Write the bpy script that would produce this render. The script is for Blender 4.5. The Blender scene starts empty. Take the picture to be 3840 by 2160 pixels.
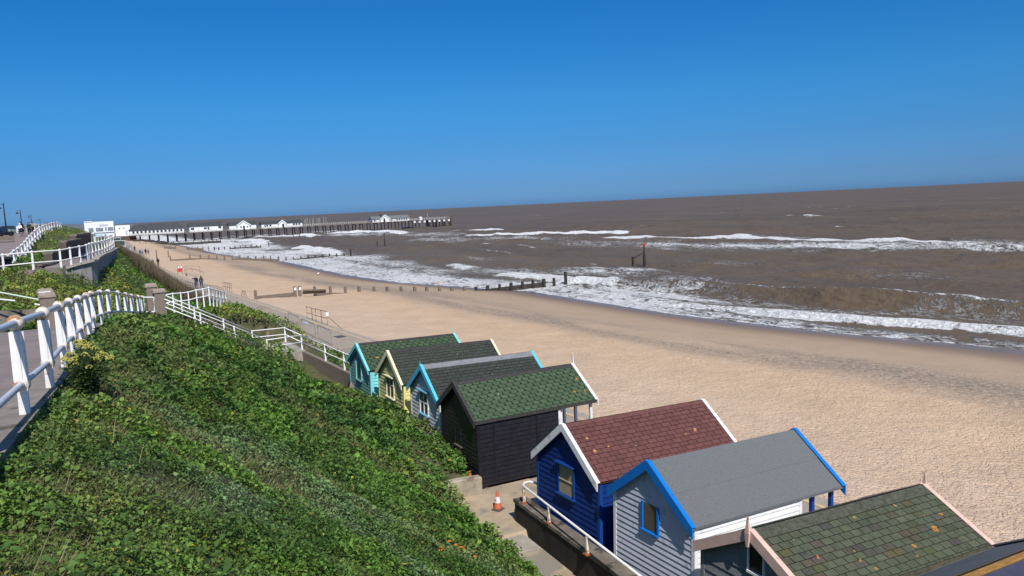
import bpy, bmesh, math, random
import numpy as np
from mathutils import Vector, Matrix

# ------------------------------------------------------------------ scene, camera, sky, sun
S = bpy.context.scene
COL = S.collection
R = math.radians
CZ = 9.3
FPX, ROLL, PITCH, YAW = 2950.0, R(2.70), math.atan(310.6 / 2950.0), R(27.1)
fwd = np.array([math.sin(YAW) * math.cos(PITCH), math.cos(YAW) * math.cos(PITCH), -math.sin(PITCH)])
rt0 = np.array([math.cos(YAW), -math.sin(YAW), 0.0])
up0 = np.cross(rt0, fwd)
rt = math.cos(ROLL) * rt0 - math.sin(ROLL) * up0
up = math.sin(ROLL) * rt0 + math.cos(ROLL) * up0
CAMP = np.array([0, 0, CZ])
cd = bpy.data.cameras.new("camera")
cd.sensor_width = 36.0
cd.lens = 36.0 * FPX / 3840.0
cd.clip_start, cd.clip_end = 0.1, 200000.0
cam = bpy.data.objects.new("camera", cd)
COL.objects.link(cam)
cam.matrix_world = Matrix(((rt[0], up[0], -fwd[0], 0), (rt[1], up[1], -fwd[1], 0), (rt[2], up[2], -fwd[2], CZ), (0, 0, 0, 1)))
S.camera = cam

SUN_EL, SUN_OFF = R(47.0), R(12.0)          # sun stands in the south (-Y), a little to the land side
sdir = Vector((-math.sin(SUN_OFF) * math.cos(SUN_EL), -math.cos(SUN_OFF) * math.cos(SUN_EL), math.sin(SUN_EL)))
w = bpy.data.worlds.new("World")
S.world = w
w.use_nodes = True
nt = w.node_tree
sky = nt.nodes.new("ShaderNodeTexSky")
sky.sky_type = 'NISHITA'
sky.sun_disc = False
sky.sun_elevation = SUN_EL
sky.sun_rotation = math.atan2(sdir.x, sdir.y)
sky.altitude = 0
sky.air_density = 1.0
sky.dust_density = 0.4
sky.ozone_density = 3.0
hsv = nt.nodes.new("ShaderNodeHueSaturation")
hsv.inputs['Saturation'].default_value = 1.12
nt.links.new(sky.outputs[0], hsv.inputs['Color'])
tcw = nt.nodes.new("ShaderNodeTexCoord"); sep = nt.nodes.new("ShaderNodeSeparateXYZ"); nt.links.new(tcw.outputs['Generated'], sep.inputs[0])
sky_tint = nt.nodes.new("ShaderNodeValToRGB")          # added sky tint by elevation: deep blue low down, near-neutral overhead for fill light
stops = ((0.0, (.175, .40, 1.0)), (.009, (.19, .44, 1.06)), (.025, (.18, .41, .97)), (.0685, (.16, .43, .86)), (.13, (.15, .53, .90)), (.24, (.094, .543, .93)), (.45, (.50, .75, 1.0)), (1.0, (.95, .98, 1.0)))
while len(sky_tint.color_ramp.elements) < len(stops): sky_tint.color_ramp.elements.new(.5)
for e, (p, c) in zip(sky_tint.color_ramp.elements, stops): e.position = p; e.color = c + (1,)
nt.links.new(sep.outputs[2], sky_tint.inputs[0])
mulw = nt.nodes.new("ShaderNodeMixRGB"); mulw.blend_type = 'MULTIPLY'; mulw.inputs[0].default_value = 1
nt.links.new(hsv.outputs[0], mulw.inputs[1]); nt.links.new(sky_tint.outputs[0], mulw.inputs[2])
nt.links.new(mulw.outputs[0], nt.nodes['Background'].inputs[0])
nt.nodes['Background'].inputs[1].default_value = 0.105
sl = bpy.data.lights.new("sun", 'SUN')
sl.energy = 4.75
sl.angle = R(0.53)
sl.color = (1.0, 0.955, 0.89)
so = bpy.data.objects.new("sun", sl)
COL.objects.link(so)
so.rotation_euler = sdir.to_track_quat('Z', 'Y').to_euler()
so.location = (0, -20, 60)
S.view_settings.view_transform = 'Standard'
S.view_settings.look = 'None'
S.view_settings.exposure = 0.0
S.view_settings.gamma = 1.0

# ------------------------------------------------------------------ survey helpers (photo pixel + one known distance or height -> metres)
def ray(x, y):
    d = fwd * FPX + rt * (x - 1920) + up * (1080 - y)
    return d / np.linalg.norm(d[:2])
def atz(x, y, z):
    d = ray(x, y); return CAMP + d * ((z - CZ) / d[2])
def atd(x, y, dist):
    return CAMP + ray(x, y) * dist
def aty(x, y, Y):
    d = ray(x, y); return CAMP + d * (Y / d[1])

rng = np.random.default_rng(7)
random.seed(7)

def hash2(ix, iy, seed):
    h = (ix.astype(np.int64) * 374761393 + iy.astype(np.int64) * 668265263 + seed * 1442695041) & 0x7fffffff
    h = ((h ^ (h >> 13)) * 1274126177) & 0x7fffffff
    h = (h ^ (h >> 16)) & 0xffff
    return h / 65535.0
def vnoise(x, y, seed=0):
    x = np.asarray(x, float); y = np.asarray(y, float)
    ix = np.floor(x); iy = np.floor(y); fx = x - ix; fy = y - iy
    fx = fx * fx * (3 - 2 * fx); fy = fy * fy * (3 - 2 * fy)
    a = hash2(ix, iy, seed); b = hash2(ix + 1, iy, seed); c = hash2(ix, iy + 1, seed); d = hash2(ix + 1, iy + 1, seed)
    return (a * (1 - fx) + b * fx) * (1 - fy) + (c * (1 - fx) + d * fx) * fy
def fbm(x, y, seed=0, o=3):
    t = 0; a = .5; n = 0
    for i in range(o):
        t = t + a * vnoise(x * 2 ** i, y * 2 ** i, seed + i * 17); n += a; a *= .5
    return t / n
def sstep(a, b, x):
    t = np.clip((x - a) / (b - a), 0, 1); return t * t * (3 - 2 * t)

# ------------------------------------------------------------------ materials
MATS = {}
def srgb(r, g, b):
    f = lambda c: (c / 255 / 12.92) if c / 255 <= .04045 else ((c / 255 + .055) / 1.055) ** 2.4
    return (f(r), f(g), f(b))
SPOTS = {}
def M(name, col, rough=.75, var=.18, scale=2.5, bump=0.0, bscale=30.0, attr=None, stain=None, stain_lo=.58, stain_scale=9.0, metal=0.0, spec=.35, stretch=(1, 1, 1), spots=()):
    if name in MATS: return MATS[name]
    m = bpy.data.materials.new(name); m.use_nodes = True
    n = m.node_tree; b = n.nodes['Principled BSDF']; L = n.links.new
    tc = n.nodes.new("ShaderNodeTexCoord")
    mp = n.nodes.new("ShaderNodeMapping"); mp.inputs['Scale'].default_value = stretch
    L(tc.outputs['Object'], mp.inputs['Vector'])
    nz = n.nodes.new("ShaderNodeTexNoise"); nz.inputs['Scale'].default_value = scale; nz.inputs['Detail'].default_value = 6; nz.inputs['Roughness'].default_value = .65
    L(mp.outputs[0], nz.inputs['Vector'])
    rp = n.nodes.new("ShaderNodeValToRGB")
    rp.color_ramp.elements[0].position = .28; rp.color_ramp.elements[1].position = .72
    rp.color_ramp.elements[0].color = tuple(c * (1 - var) for c in col) + (1,)
    rp.color_ramp.elements[1].color = tuple(min(1, c * (1 + var)) for c in col) + (1,)
    L(nz.outputs[0], rp.inputs[0]); out = rp.outputs[0]
    if attr:
        at = n.nodes.new("ShaderNodeVertexColor"); at.layer_name = attr
        mx = n.nodes.new("ShaderNodeMixRGB"); mx.blend_type = 'MULTIPLY'; mx.inputs[0].default_value = 1
        L(out, mx.inputs[1]); L(at.outputs[0], mx.inputs[2]); out = mx.outputs[0]
    if stain:
        n2 = n.nodes.new("ShaderNodeTexNoise"); n2.inputs['Scale'].default_value = stain_scale; n2.inputs['Detail'].default_value = 5
        L(tc.outputs['Object'], n2.inputs['Vector'])
        r2 = n.nodes.new("ShaderNodeValToRGB"); r2.color_ramp.elements[0].position = stain_lo; r2.color_ramp.elements[1].position = stain_lo + .08
        L(n2.outputs[0], r2.inputs[0])
        mx = n.nodes.new("ShaderNodeMixRGB"); L(r2.outputs[0], mx.inputs[0]); L(out, mx.inputs[1]); mx.inputs[2].default_value = tuple(stain) + (1,)
        out = mx.outputs[0]
    for sscale, srad, frac, scol in spots:
        vo = n.nodes.new("ShaderNodeTexVoronoi"); vo.inputs['Scale'].default_value = sscale; vo.inputs['Randomness'].default_value = 1.0; L(tc.outputs['Object'], vo.inputs['Vector'])
        nn = n.nodes.new("ShaderNodeTexNoise"); nn.inputs['Scale'].default_value = sscale * 5; L(tc.outputs['Object'], nn.inputs[0])
        sp = n.nodes.new("ShaderNodeSeparateColor"); L(vo.outputs['Color'], sp.inputs[0])
        def mth(op, a, c):
            q = n.nodes.new("ShaderNodeMath"); q.operation = op
            for v_, k_ in ((a, 0), (c, 1)):
                if isinstance(v_, (int, float)): q.inputs[k_].default_value = v_
                else: L(v_, q.inputs[k_])
            return q.outputs[0]
        rad = mth('MULTIPLY', mth('ADD', sp.outputs[1], .35), srad * sscale)
        dist = mth('ADD', vo.outputs['Distance'], mth('MULTIPLY', mth('SUBTRACT', nn.outputs[0], .5), srad * sscale * .9))
        fac = mth('MULTIPLY', mth('LESS_THAN', dist, rad), mth('LESS_THAN', sp.outputs[0], frac))
        mx = n.nodes.new("ShaderNodeMixRGB"); L(mth('MULTIPLY', fac, .85), mx.inputs[0]); L(out, mx.inputs[1]); mx.inputs[2].default_value = tuple(scol) + (1,); out = mx.outputs[0]
    L(out, b.inputs['Base Color'])
    b.inputs['Roughness'].default_value = rough; b.inputs['Metallic'].default_value = metal; b.inputs['Specular IOR Level'].default_value = spec
    if bump:
        n3 = n.nodes.new("ShaderNodeTexNoise"); n3.inputs['Scale'].default_value = bscale; n3.inputs['Detail'].default_value = 4
        L(mp.outputs[0], n3.inputs['Vector'])
        bp = n.nodes.new("ShaderNodeBump"); bp.inputs['Strength'].default_value = bump; bp.inputs['Distance'].default_value = .02
        L(n3.outputs[0], bp.inputs['Height']); L(bp.outputs[0], b.inputs['Normal'])
    MATS[name] = m
    return m

# ------------------------------------------------------------------ mesh builder
class MB:
    def __init__(s): s.v = []; s.f = []; s.c = []; s.cur = (1, 1, 1)
    def add(s, vs, fs):
        o = len(s.v); s.v += [tuple(map(float, v)) for v in vs]; s.c += [s.cur] * len(vs)
        s.f += [tuple(i + o for i in f) for f in fs]; return s
    def hexa(s, p):   # 8 points: bottom 4 ccw, top 4 ccw
        return s.add(p, [(3, 2, 1, 0), (4, 5, 6, 7), (0, 1, 5, 4), (1, 2, 6, 5), (2, 3, 7, 6), (3, 0, 4, 7)])
    def box(s, c, d, rz=0.0):
        x, y, z = c; a, b, h = d[0] / 2, d[1] / 2, d[2] / 2; co, si = math.cos(rz), math.sin(rz)
        q = [(-a, -b), (a, -b), (a, b), (-a, b)]; q = [(x + u * co - v * si, y + u * si + v * co) for u, v in q]
        return s.hexa([(u, v, z - h) for u, v in q] + [(u, v, z + h) for u, v in q])
    def frustum(s, c, d0, d1, z0, z1, rz=0.0):
        co, si = math.cos(rz), math.sin(rz); P = []
        for d, z in ((d0, z0), (d1, z1)):
            for u, v in ((-1, -1), (1, -1), (1, 1), (-1, 1)):
                a, b = u * d[0] / 2, v * d[1] / 2; P.append((c[0] + a * co - b * si, c[1] + a * si + b * co, z))
        return s.hexa(P)
    def bar(s, p, q, wd, ht, upv=(0, 0, 1)):
        p = Vector(p); q = Vector(q); t = (q - p).normalized(); a = t.cross(Vector(upv))
        if a.length < 1e-4: a = t.cross(Vector((0, 1, 0)))
        a.normalize(); b = a.cross(t).normalized(); a *= wd / 2; b *= ht / 2
        return s.hexa([p - a - b, p + a - b, q + a - b, q - a - b, p - a + b, p + a + b, q + a + b, q - a + b])
    def tube(s, pts, r, n=8, cap=True):
        pts = [Vector(p) for p in pts]; rs = r if isinstance(r, (list, tuple)) else [r] * len(pts); V = []; F = []
        for i, p in enumerate(pts):
            t = (pts[min(i + 1, len(pts) - 1)] - pts[max(i - 1, 0)]).normalized()
            a = t.cross(Vector((0, 0, 1)))
            if a.length < 1e-3: a = Vector((1, 0, 0))
            a.normalize(); b = a.cross(t).normalized()
            V += [p + (a * math.cos(2 * math.pi * k / n) + b * math.sin(2 * math.pi * k / n)) * rs[i] for k in range(n)]
        for i in range(len(pts) - 1):
            for k in range(n): F.append((i * n + k, i * n + (k + 1) % n, (i + 1) * n + (k + 1) % n, (i + 1) * n + k))
        if cap: F += [tuple(range(n))[::-1], tuple(range((len(pts) - 1) * n, len(pts) * n))]
        return s.add(V, F)
    def lathe(s, c, prof, n=14):
        V = []; F = []
        for r, z in prof: V += [(c[0] + r * math.cos(2 * math.pi * k / n), c[1] + r * math.sin(2 * math.pi * k / n), c[2] + z) for k in range(n)]
        for i in range(len(prof) - 1):
            for k in range(n): F.append((i * n + k, i * n + (k + 1) % n, (i + 1) * n + (k + 1) % n, (i + 1) * n + k))
        F += [tuple(range(n))[::-1], tuple(range((len(prof) - 1) * n, len(prof) * n))]
        return s.add(V, F)
    def ball(s, c, r, n=12, m=8, sx=1, sy=1, sz=1):
        V = []; F = []
        for i in range(m + 1):
            a = math.pi * i / m
            for k in range(n): b = 2 * math.pi * k / n; V.append((c[0] + r * sx * math.sin(a) * math.cos(b), c[1] + r * sy * math.sin(a) * math.sin(b), c[2] + r * sz * math.cos(a)))
        for i in range(m):
            for k in range(n): F.append((i * n + k, (i + 1) * n + k, (i + 1) * n + (k + 1) % n, i * n + (k + 1) % n))
        return s.add(V, F)
    def build(s, name, m, parent=None, smooth=False, bevel=0.0):
        me = bpy.data.meshes.new(name); me.from_pydata(s.v, [], s.f); me.update()
        if any(c != (1, 1, 1) for c in s.c):
            ca = me.color_attributes.new("Col", 'FLOAT_COLOR', 'POINT')
            ca.data.foreach_set("color", np.c_[np.array(s.c, float), np.ones(len(s.c))].ravel())
        if smooth: me.shade_smooth()
        me.materials.append(m)
        o = bpy.data.objects.new(name, me); COL.objects.link(o)
        if parent:
            o.parent = parent
            if parent.get('_w'): o.matrix_parent_inverse = Matrix.Translation(parent.location).inverted()
        if bevel:
            bv = o.modifiers.new("bevel", 'BEVEL'); bv.width = bevel; bv.segments = 1; bv.limit_method = 'ANGLE'
        return o

def np_mesh(name, V, F, m, smooth=False, col=None, attrs=None, uv=None):
    V = np.asarray(V, np.float32); F = np.asarray(F, np.int32); k = F.shape[1]
    me = bpy.data.meshes.new(name)
    me.vertices.add(len(V)); me.vertices.foreach_set("co", V.ravel())
    me.loops.add(F.size); me.loops.foreach_set("vertex_index", F.ravel())
    me.polygons.add(len(F)); me.polygons.foreach_set("loop_start", np.arange(0, F.size, k, dtype=np.int32)); me.polygons.foreach_set("loop_total", np.full(len(F), k, np.int32))
    if smooth: me.polygons.foreach_set("use_smooth", np.ones(len(F), bool))
    me.update(calc_edges=True)
    if col is not None:
        ca = me.color_attributes.new("Col", 'FLOAT_COLOR', 'POINT'); ca.data.foreach_set("color", np.c_[col, np.ones(len(V))].astype(np.float32).ravel())
    for nme, a in (attrs or {}).items():
        at = me.attributes.new(nme, 'FLOAT', 'POINT'); at.data.foreach_set("value", np.asarray(a, np.float32))
    me.materials.append(m)
    o = bpy.data.objects.new(name, me); COL.objects.link(o)
    return o

def tag(o, label, cat, group=None):
    o['label'] = label; o['category'] = cat
    if group: o['group'] = group
    return o
def struct(o): o['kind'] = 'structure'; return o
def stuff(o, label, cat): o['kind'] = 'stuff'; return tag(o, label, cat)
def thing(name, label, cat, loc=(0, 0, 0), group=None, rz=None):
    """Empty at the thing's base. rz=None: parts are given in world metres; otherwise in the thing's own frame."""
    o = bpy.data.objects.new(name, None); o.empty_display_size = .2; COL.objects.link(o); o.location = loc
    if rz is None: o['_w'] = 1
    else: o.rotation_euler = (0, 0, rz) if not isinstance(rz, tuple) else rz
    return tag(o, label, cat, group)
def dup(o, loc, label=None, rz=None):
    c = o.copy(); COL.objects.link(c); c.location = loc
    if rz is not None: c.rotation_euler = (0, 0, rz)
    if label: c['label'] = label
    for ch in o.children:
        d = ch.copy(); COL.objects.link(d); d.parent = c; d.matrix_parent_inverse = ch.matrix_parent_inverse.copy()
        for g in ch.children: e = g.copy(); COL.objects.link(e); e.parent = d; e.matrix_parent_inverse = g.matrix_parent_inverse.copy()
    return c
def interp(tab, y):
    t = np.array(tab, float); return np.interp(y, t[:, 0], t[:, 1])

# ------------------------------------------------------------------ plan of the place (X seaward, Y along the coast, Z up, promenade = 0)
SEA = -2.6
OUT = [(-60, 20.0), (-10, 19.4), (11.7, 18.95), (16.4, 18.65), (28.8, 18.05), (54.6, 16.85), (64.4, 16.15), (77.5, 15.4), (104, 13.5), (131, 11.6), (149, 10.6), (180, 9.6), (260, 9.6), (350, 9.8), (480, 10.5), (620, 11)]
INN = [(-60, 12.0), (30, 12.0), (47, 12.4), (54, 11.6), (60, 10.7), (66, 10.1), (78, 9.5), (97, 8.6), (120, 7.9), (150, 6.8), (180, 5.6), (260, 5.2), (480, 5.5), (620, 6)]
SHORE = [(-400, 110), (-60, 72), (-20, 65), (10, 60), (32, 56.5), (48, 52.5), (64, 50.5), (80, 50.6), (94, 50.6), (110, 46), (123, 42.3), (147, 40), (184, 40.2), (204, 40.8), (250, 36), (293, 33.2), (387, 32.7), (470, 28), (542, 24.3), (800, 20), (2500, -60)]
KERB = [(-9, -1.75, 7.95), (-4, -1.6, 7.75), (3, -1.4, 7.45), (9, -1.18, 7.14), (11.4, -1.09, 6.99), (13.9, -.96, 6.85), (17.3, -.91, 6.64), (19.9, -.85, 6.47), (23.0, -.77, 6.28), (25.2, -.65, 6.17), (28.3, -.54, 5.98), (31.4, -.34, 5.76), (33.3, -.12, 5.62), (36.1, .23, 5.33), (38.6, .56, 5.03), (41.4, .88, 4.72), (44.3, 1.22, 4.39), (45.6, 1.48, 4.24)]
PATHL = [(-9, -7.0), (5, -6.6), (20, -6.3), (30, -5.6), (36, -4.6), (39.5, -3.0), (42.5, -1.7), (45.6, -.2)]
kY = np.array([k[0] for k in KERB]); kX = np.array([k[1] for k in KERB]); kZ = np.array([k[2] for k in KERB])

CP = []                                       # ground survey points of the cliff
for y, x, z in KERB: CP += [(x + .25, y, z - .10), (x - .5, y, z - .25)]
for y, xl in PATHL: CP.append((xl, y, float(np.interp(y, kY, kZ)) - .12))
for y in (-9, -3, 3, 8, 12, 16, 20): CP += [(8.95, y, -.12 if y > 11 else -.3), (11.5, y, -.3), (14, y, -.3), (-14, y, float(np.interp(y, kY, kZ)) + .3)]
for y in (4, 11, 18, 26, 34):
    zk = float(np.interp(y, kY, kZ)); xk = float(np.interp(y, kY, kX)); zb = -.1 if y < 22 else 1.0
    for t in (.25, .5, .75): CP.append((xk + (9.0 - xk) * t, y, zk + (zb - zk) * t + (.18 if t < .6 else .05)))
CP += [(8.6, 22.6, .75), (9.3, 23.4, .9), (9.7, 25.5, 1.15), (9.9, 28, 1.2), (9.8, 31.5, .95), (9.5, 34.5, .85), (9.2, 37, .55), (8.9, 40, .3), (8.6, 43.2, .5), (12, 24, -.2), (12, 30, -.3), (12.2, 40, .2),
       (3.5, 44.5, 3.8), (5.0, 45.0, 3.1), (7, 45.6, 2.15), (8.8, 46.1, 1.3), (3, 49.2, 3.7), (6.2, 53.2, 3.7), (7.8, 55, 3.0), (9.4, 55.6, 2.2), (10.7, 55.3, 1.35), (11.2, 52.0, .75), (12.6, 48, .25), (12, 44, .75), (11.2, 40, .75), (10.6, 57.6, .1), (9.9, 66, .05), (9.2, 78, .05), (8.3, 97, .05), (7.6, 120, .05), (6.5, 150, .05), (5.3, 180, .05), (4.9, 230, .05),
       (-7.5, 41, 4.7), (-5, 45, 5.0), (-2, 46.5, 4.75), (.5, 48.5, 4.35), (-3, 52, 5.5), (-8, 52, 5.8), (-1.5, 56.3, 5.2), (1, 54, 4.4), (4.5, 58, 3.3), (7, 62, 2.0),
       (-5, 58.5, 6.3), (-8, 60, 6.3), (-4.2, 58.8, 6.35), (-3.0, 59.5, 6.3), (-2.0, 59.9, 5.7), (-.8, 64, 5.3), (.2, 73, 5.3), (1.2, 84, 5.2), (2.0, 97, 5.2), (-2.4, 65, 6.45), (-1.9, 80, 6.5), (-1.0, 98, 6.5),
       (3.4, 70, 3.9), (6.4, 70, 2.2), (3.6, 85, 3.7), (5.9, 85, 2.3), (3.8, 105, 3.6), (5.6, 120, 2.4), (2.5, 130, 4.4), (1.0, 160, 5.2), (3.5, 160, 2.5), (-1, 190, 6), (2.8, 200, 2.5),
       (-5.6, 75, 6.8), (-3.9, 80, 6.9), (-5.8, 95, 7.35), (-3.6, 95, 7.2), (-4.5, 118, 8.0), (-2.6, 118, 7.2), (-3, 140, 7.6), (-5, 150, 8.45), (-6.6, 165, 8.7), (-3, 175, 7.6),
       (-7.3, 62, 6.2), (-7.4, 80, 6.2), (-7.45, 95, 6.9), (-7.5, 110, 7.75), (-7.6, 130, 8.35), (-7.9, 160, 8.7), (-8.2, 200, 8.8), (-12, 62, 6.4), (-12.5, 80, 6.5), (-13, 95, 7.2), (-13, 110, 8.0), (-13, 130, 8.45), (-14, 160, 8.75), (-15, 200, 8.8), (-25, 60, 7.5), (-26, 90, 8.0), (-28, 130, 8.9), (-28, 200, 9), (-28, 20, 7.5), (-28, -10, 8.5), (-28, 230, 9), (-8, 230, 8.6), (0, 230, 5)]
CP = np.array(CP)
SC = np.array([1.0, .55])
def _U(d2): return d2 * np.log(d2 + 1e-9)
_p = CP[:, :2] * SC; _n = len(CP)
_K = _U(((_p[:, None] - _p[None]) ** 2).sum(-1)) + np.eye(_n) * 1.2
_A = np.zeros((_n + 3, _n + 3)); _A[:_n, :_n] = _K; _A[:_n, _n] = 1; _A[:_n, _n + 1:] = _p; _A[_n, :_n] = 1; _A[_n + 1:, :_n] = _p.T
_w = np.linalg.solve(_A, np.r_[CP[:, 2], 0, 0, 0])
def ground(x, y):
    x = np.asarray(x, float); y = np.asarray(y, float); sh = x.shape; q = np.c_[x.ravel(), y.ravel()] * SC; out = np.empty(len(q))
    for i in range(0, len(q), 40000):
        b = q[i:i + 40000]; out[i:i + 40000] = _U(((b[:, None] - _p[None]) ** 2).sum(-1)) @ _w[:_n] + _w[_n] + b @ _w[_n + 1:]
    return out.reshape(sh)
def rough_ground(x, y):
    return ground(x, y) + (fbm(x * .8, y * .8, 3) - .5) * .28 * sstep(0, .8, x - np.interp(y, kY, kX)) * sstep(0, 1.0, 9.2 - x)

# masks of places where nothing grows
def bare(x, y):
    xk = np.interp(y, kY, kX)
    m = (y < 46.2) & (x < xk + .13) & (x > np.interp(y, [p[0] for p in PATHL], [p[1] for p in PATHL]) - .2)
    m |= (x > 8.95) & (y < 23.0)
    m |= (x > 9.98) & (y < 30.6)
    m |= (x > 9.9) & (y >= 30.6) & (y < 37.6)
    m |= (x > 10.35) & (y >= 37.6) & (y < 39)
    m |= (x > np.interp(y, [t[0] for t in INN], [t[1] for t in INN]))
    # terrace path, upper path, stairs and landings
    m |= (y > 57.5) & (y < 100) & (x > np.interp(y, [57.5, 62, 70, 100], [-5.5, -4.2, -3.3, -2.2])) & (x < np.interp(y, [57.5, 60, 64, 73, 85, 100], [-4.2, -2.2, -.9, -.2, .5, 1.2]))
    m |= (y > 57) & (x < np.interp(y, [57, 80, 110, 230], [-7.2, -7.1, -7.25, -8])) & (x > np.interp(y, [57, 80, 125, 230], [-14, -13.5, -12.5, -12.5]))
    m |= (x > 2.1) & (x < 5.5) & (y > 45.0) & (y < 48.6)
    sx = np.clip((x - 2.4) / 7.0, 0, 1)
    m |= (x > 2.4) & (x < 9.6) & (y > 44.8 + sx * 2.4) & (y < 47.2 + sx * 4.6)
    m |= (x > 8.6) & (x < 11.2) & (y > 46.2) & (y < 51.8)
    m |= (x > 9.05) & (x < 10.6) & (y > 37) & (y < 47)
    return m

# ------------------------------------------------------------------ materials used in several places
CONC = M("concrete", (.36, .32, .265), .85, .25, 1.6, .25, 60)
CONC_OLD = M("weathered_concrete", (.19, .165, .135), .9, .45, 1.3, .6, 40, stain=(.05, .045, .04), stain_lo=.56, stain_scale=3, stretch=(1, 1, .4))
PEBBLE = M("pebbledash", (.24, .19, .155), .95, .5, 34, 1.0, 70)
ASPH = M("path_asphalt", (.245, .20, .185), .9, .2, .9, .3, 130, stain=(.17, .145, .13), stain_lo=.6, stain_scale=.35)
PROM = M("promenade_asphalt", (.35, .29, .23), .9, .14, .5, .3, 120, stain=(.285, .235, .185), stain_lo=.57, stain_scale=.25)
YLINE = M("kerb_line", (.62, .44, .25), .8, .12, 3)
WHITE = M("white_paint", (.80, .80, .80), .55, .05, 2)
RAILW = M("weathered_white_paint", (.76, .75, .72), .5, .07, 5, .1, 40, stain=(.50, .38, .22), stain_lo=.64, stain_scale=7)
RUSTY = M("rust_stained_paint", (.74, .66, .55), .6, .15, 8, .15, 40, stain=(.40, .20, .09), stain_lo=.53, stain_scale=8)
RAILG = M("grey_rail_paint", (.50, .54, .60), .4, .08, 4)
GALV = M("galvanised_steel", (.32, .31, .30), .5, .2, 8, metal=.4)
WOOD = M("weathered_timber", (.175, .14, .112), .9, .35, 2.2, .6, 30, stretch=(1, 6, 6))
WOODW = M("wet_timber", (.045, .036, .03), .55, .4, 3, .5, 20)
BLACKM = M("black_metal", (.02, .02, .025), .5, .2, 4)
DARKGLASS = M("dark_glass", (.03, .032, .03), .12, .3, 2, spec=.6)
ROOFGREY = M("grey_slate", (.10, .105, .11), .8, .2, 3)
SKIN = M("skin", (.45, .27, .2), .6, .1, 5)
REDP = M("red_paint", (.55, .05, .04), .5, .1, 4)

# ------------------------------------------------------------------ cliff ground
def grid_mesh(name, xs, ys, zf, m, smooth=True, attrs=None):
    X, Y = np.meshgrid(xs, ys); Z = zf(X, Y); nx, ny = len(xs), len(ys)
    V = np.c_[X.ravel(), Y.ravel(), Z.ravel()]
    i = (np.arange(ny - 1)[:, None] * nx + np.arange(nx - 1)[None]).ravel()
    F = np.c_[i, i + 1, i + nx + 1, i + nx]
    return np_mesh(name, V, F, m, smooth, attrs={k: f(X, Y).ravel() for k, f in (attrs or {}).items()})
def step_z(y):   # the sunken stepped passage behind the huts
    return np.where(y > 19.2, .1, .1 - .14 * np.ceil(np.maximum(0, 19.2 - y) / 1.05))
def cliff_z(X, Y):
    z = rough_ground(X, Y)
    b = bare(X, Y)
    z = np.where(b, z - .18, z)
    z = np.where((X > 8.5) & (Y < 19.4), np.minimum(z, step_z(Y) - .15), z)
    z = np.where(X > np.interp(Y, [t[0] for t in INN], [t[1] for t in INN]) + .3, -3.5, z)
    sx = np.clip((X - 2.4) / 7.0, 0, 1)
    z = np.where((X > 2.4) & (X < 9.6) & (Y > 44.7 + sx * 1.9) & (Y < 47.5 + sx * 4.4), np.minimum(z, 3.55 - 3.0 * sx), z)
    z = np.where((X > 8.6) & (X < 11.3) & (Y > 46.0) & (Y < 52), np.minimum(z, .6), z)
    z = np.where((X > 8.75) & (Y < 22.8), np.minimum(z, -.1), z)
    z = np.where((X > 9.2) & (Y < 37), np.minimum(z, np.where(X > 10.2, -.2, .9)), z)
    return z
SOIL = M("bank_soil", (.085, .085, .036), .95, .4, 3.5, .8, 12, stain=(.24, .175, .115), stain_lo=.62, stain_scale=1.2)
ys = np.r_[np.arange(-9, 48, .4), np.arange(48, 110, .7), np.arange(110, 231, 1.5)]
xs = np.r_[np.arange(-28, -9, 1.5), np.arange(-9, 13.6, .3)]
struct(grid_mesh("cliff_bank", xs, ys, cliff_z, SOIL))

# land beyond the cliff, and the low hills across the bay
FARG = M("far_land", (.10, .105, .07), .95, .3, .02)
def strip(name, L, Rr, m, z0=-1.0):
    """slab between two polylines of (x,y,z), with a skirt down to z0"""
    n = len(L); V = list(L) + list(Rr) + [(p[0], p[1], z0) for p in L] + [(p[0], p[1], z0) for p in Rr]; F = []
    for i in range(n - 1):
        F += [(i, n + i, n + i + 1, i + 1), (i, i + 1, 2 * n + i + 1, 2 * n + i), (n + i + 1, n + i, 3 * n + i, 3 * n + i + 1)]
    F += [(0, 2 * n, 3 * n, n), (n - 1, 2 * n - 1, 4 * n - 1, 3 * n - 1)]
    b = MB(); b.add(V, F); return b.build(name, m)
struct(strip("coast_land", [(-900, 229, 7), (-900, 420, 4), (-900, 560, .9), (-1400, 1500, .7), (-2600, 3400, .7)], [(4.4, 229, 1.6), (3.5, 420, .5), (4.0, 560, .4), (-40, 1500, .3), (-140, 3400, .3)], FARG, -4))
hb = []
hx = np.linspace(-1900, 260, 90)
def hill_top(x):
    t = (x + 820) / 300.0
    return 12 + 30 * np.exp(-((x + 830) / 210) ** 2) + 8 * np.exp(-((x + 250) / 200) ** 2) + 16 * np.exp(-((x + 1500) / 400) ** 2) + 4 * (fbm(x / 40, x * 0, 5) - .5) - 14 * sstep(-40, 260, x)
hz = hill_top(hx)
V = np.concatenate([np.c_[hx, np.full(90, 3200.0), np.full(90, -3.0)], np.c_[hx, np.full(90, 3380.0), hz * .8], np.c_[hx, np.full(90, 3550.0), hz], np.c_[hx, np.full(90, 3900.0), np.full(90, -3.0)]])
F = [(r * 90 + i, r * 90 + i + 1, (r + 1) * 90 + i + 1, (r + 1) * 90 + i) for r in range(3) for i in range(89)]
struct(np_mesh("distant_hills", V, F, M("distant_hill", (.13, .145, .16), .95, .3, .01), True))

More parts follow.
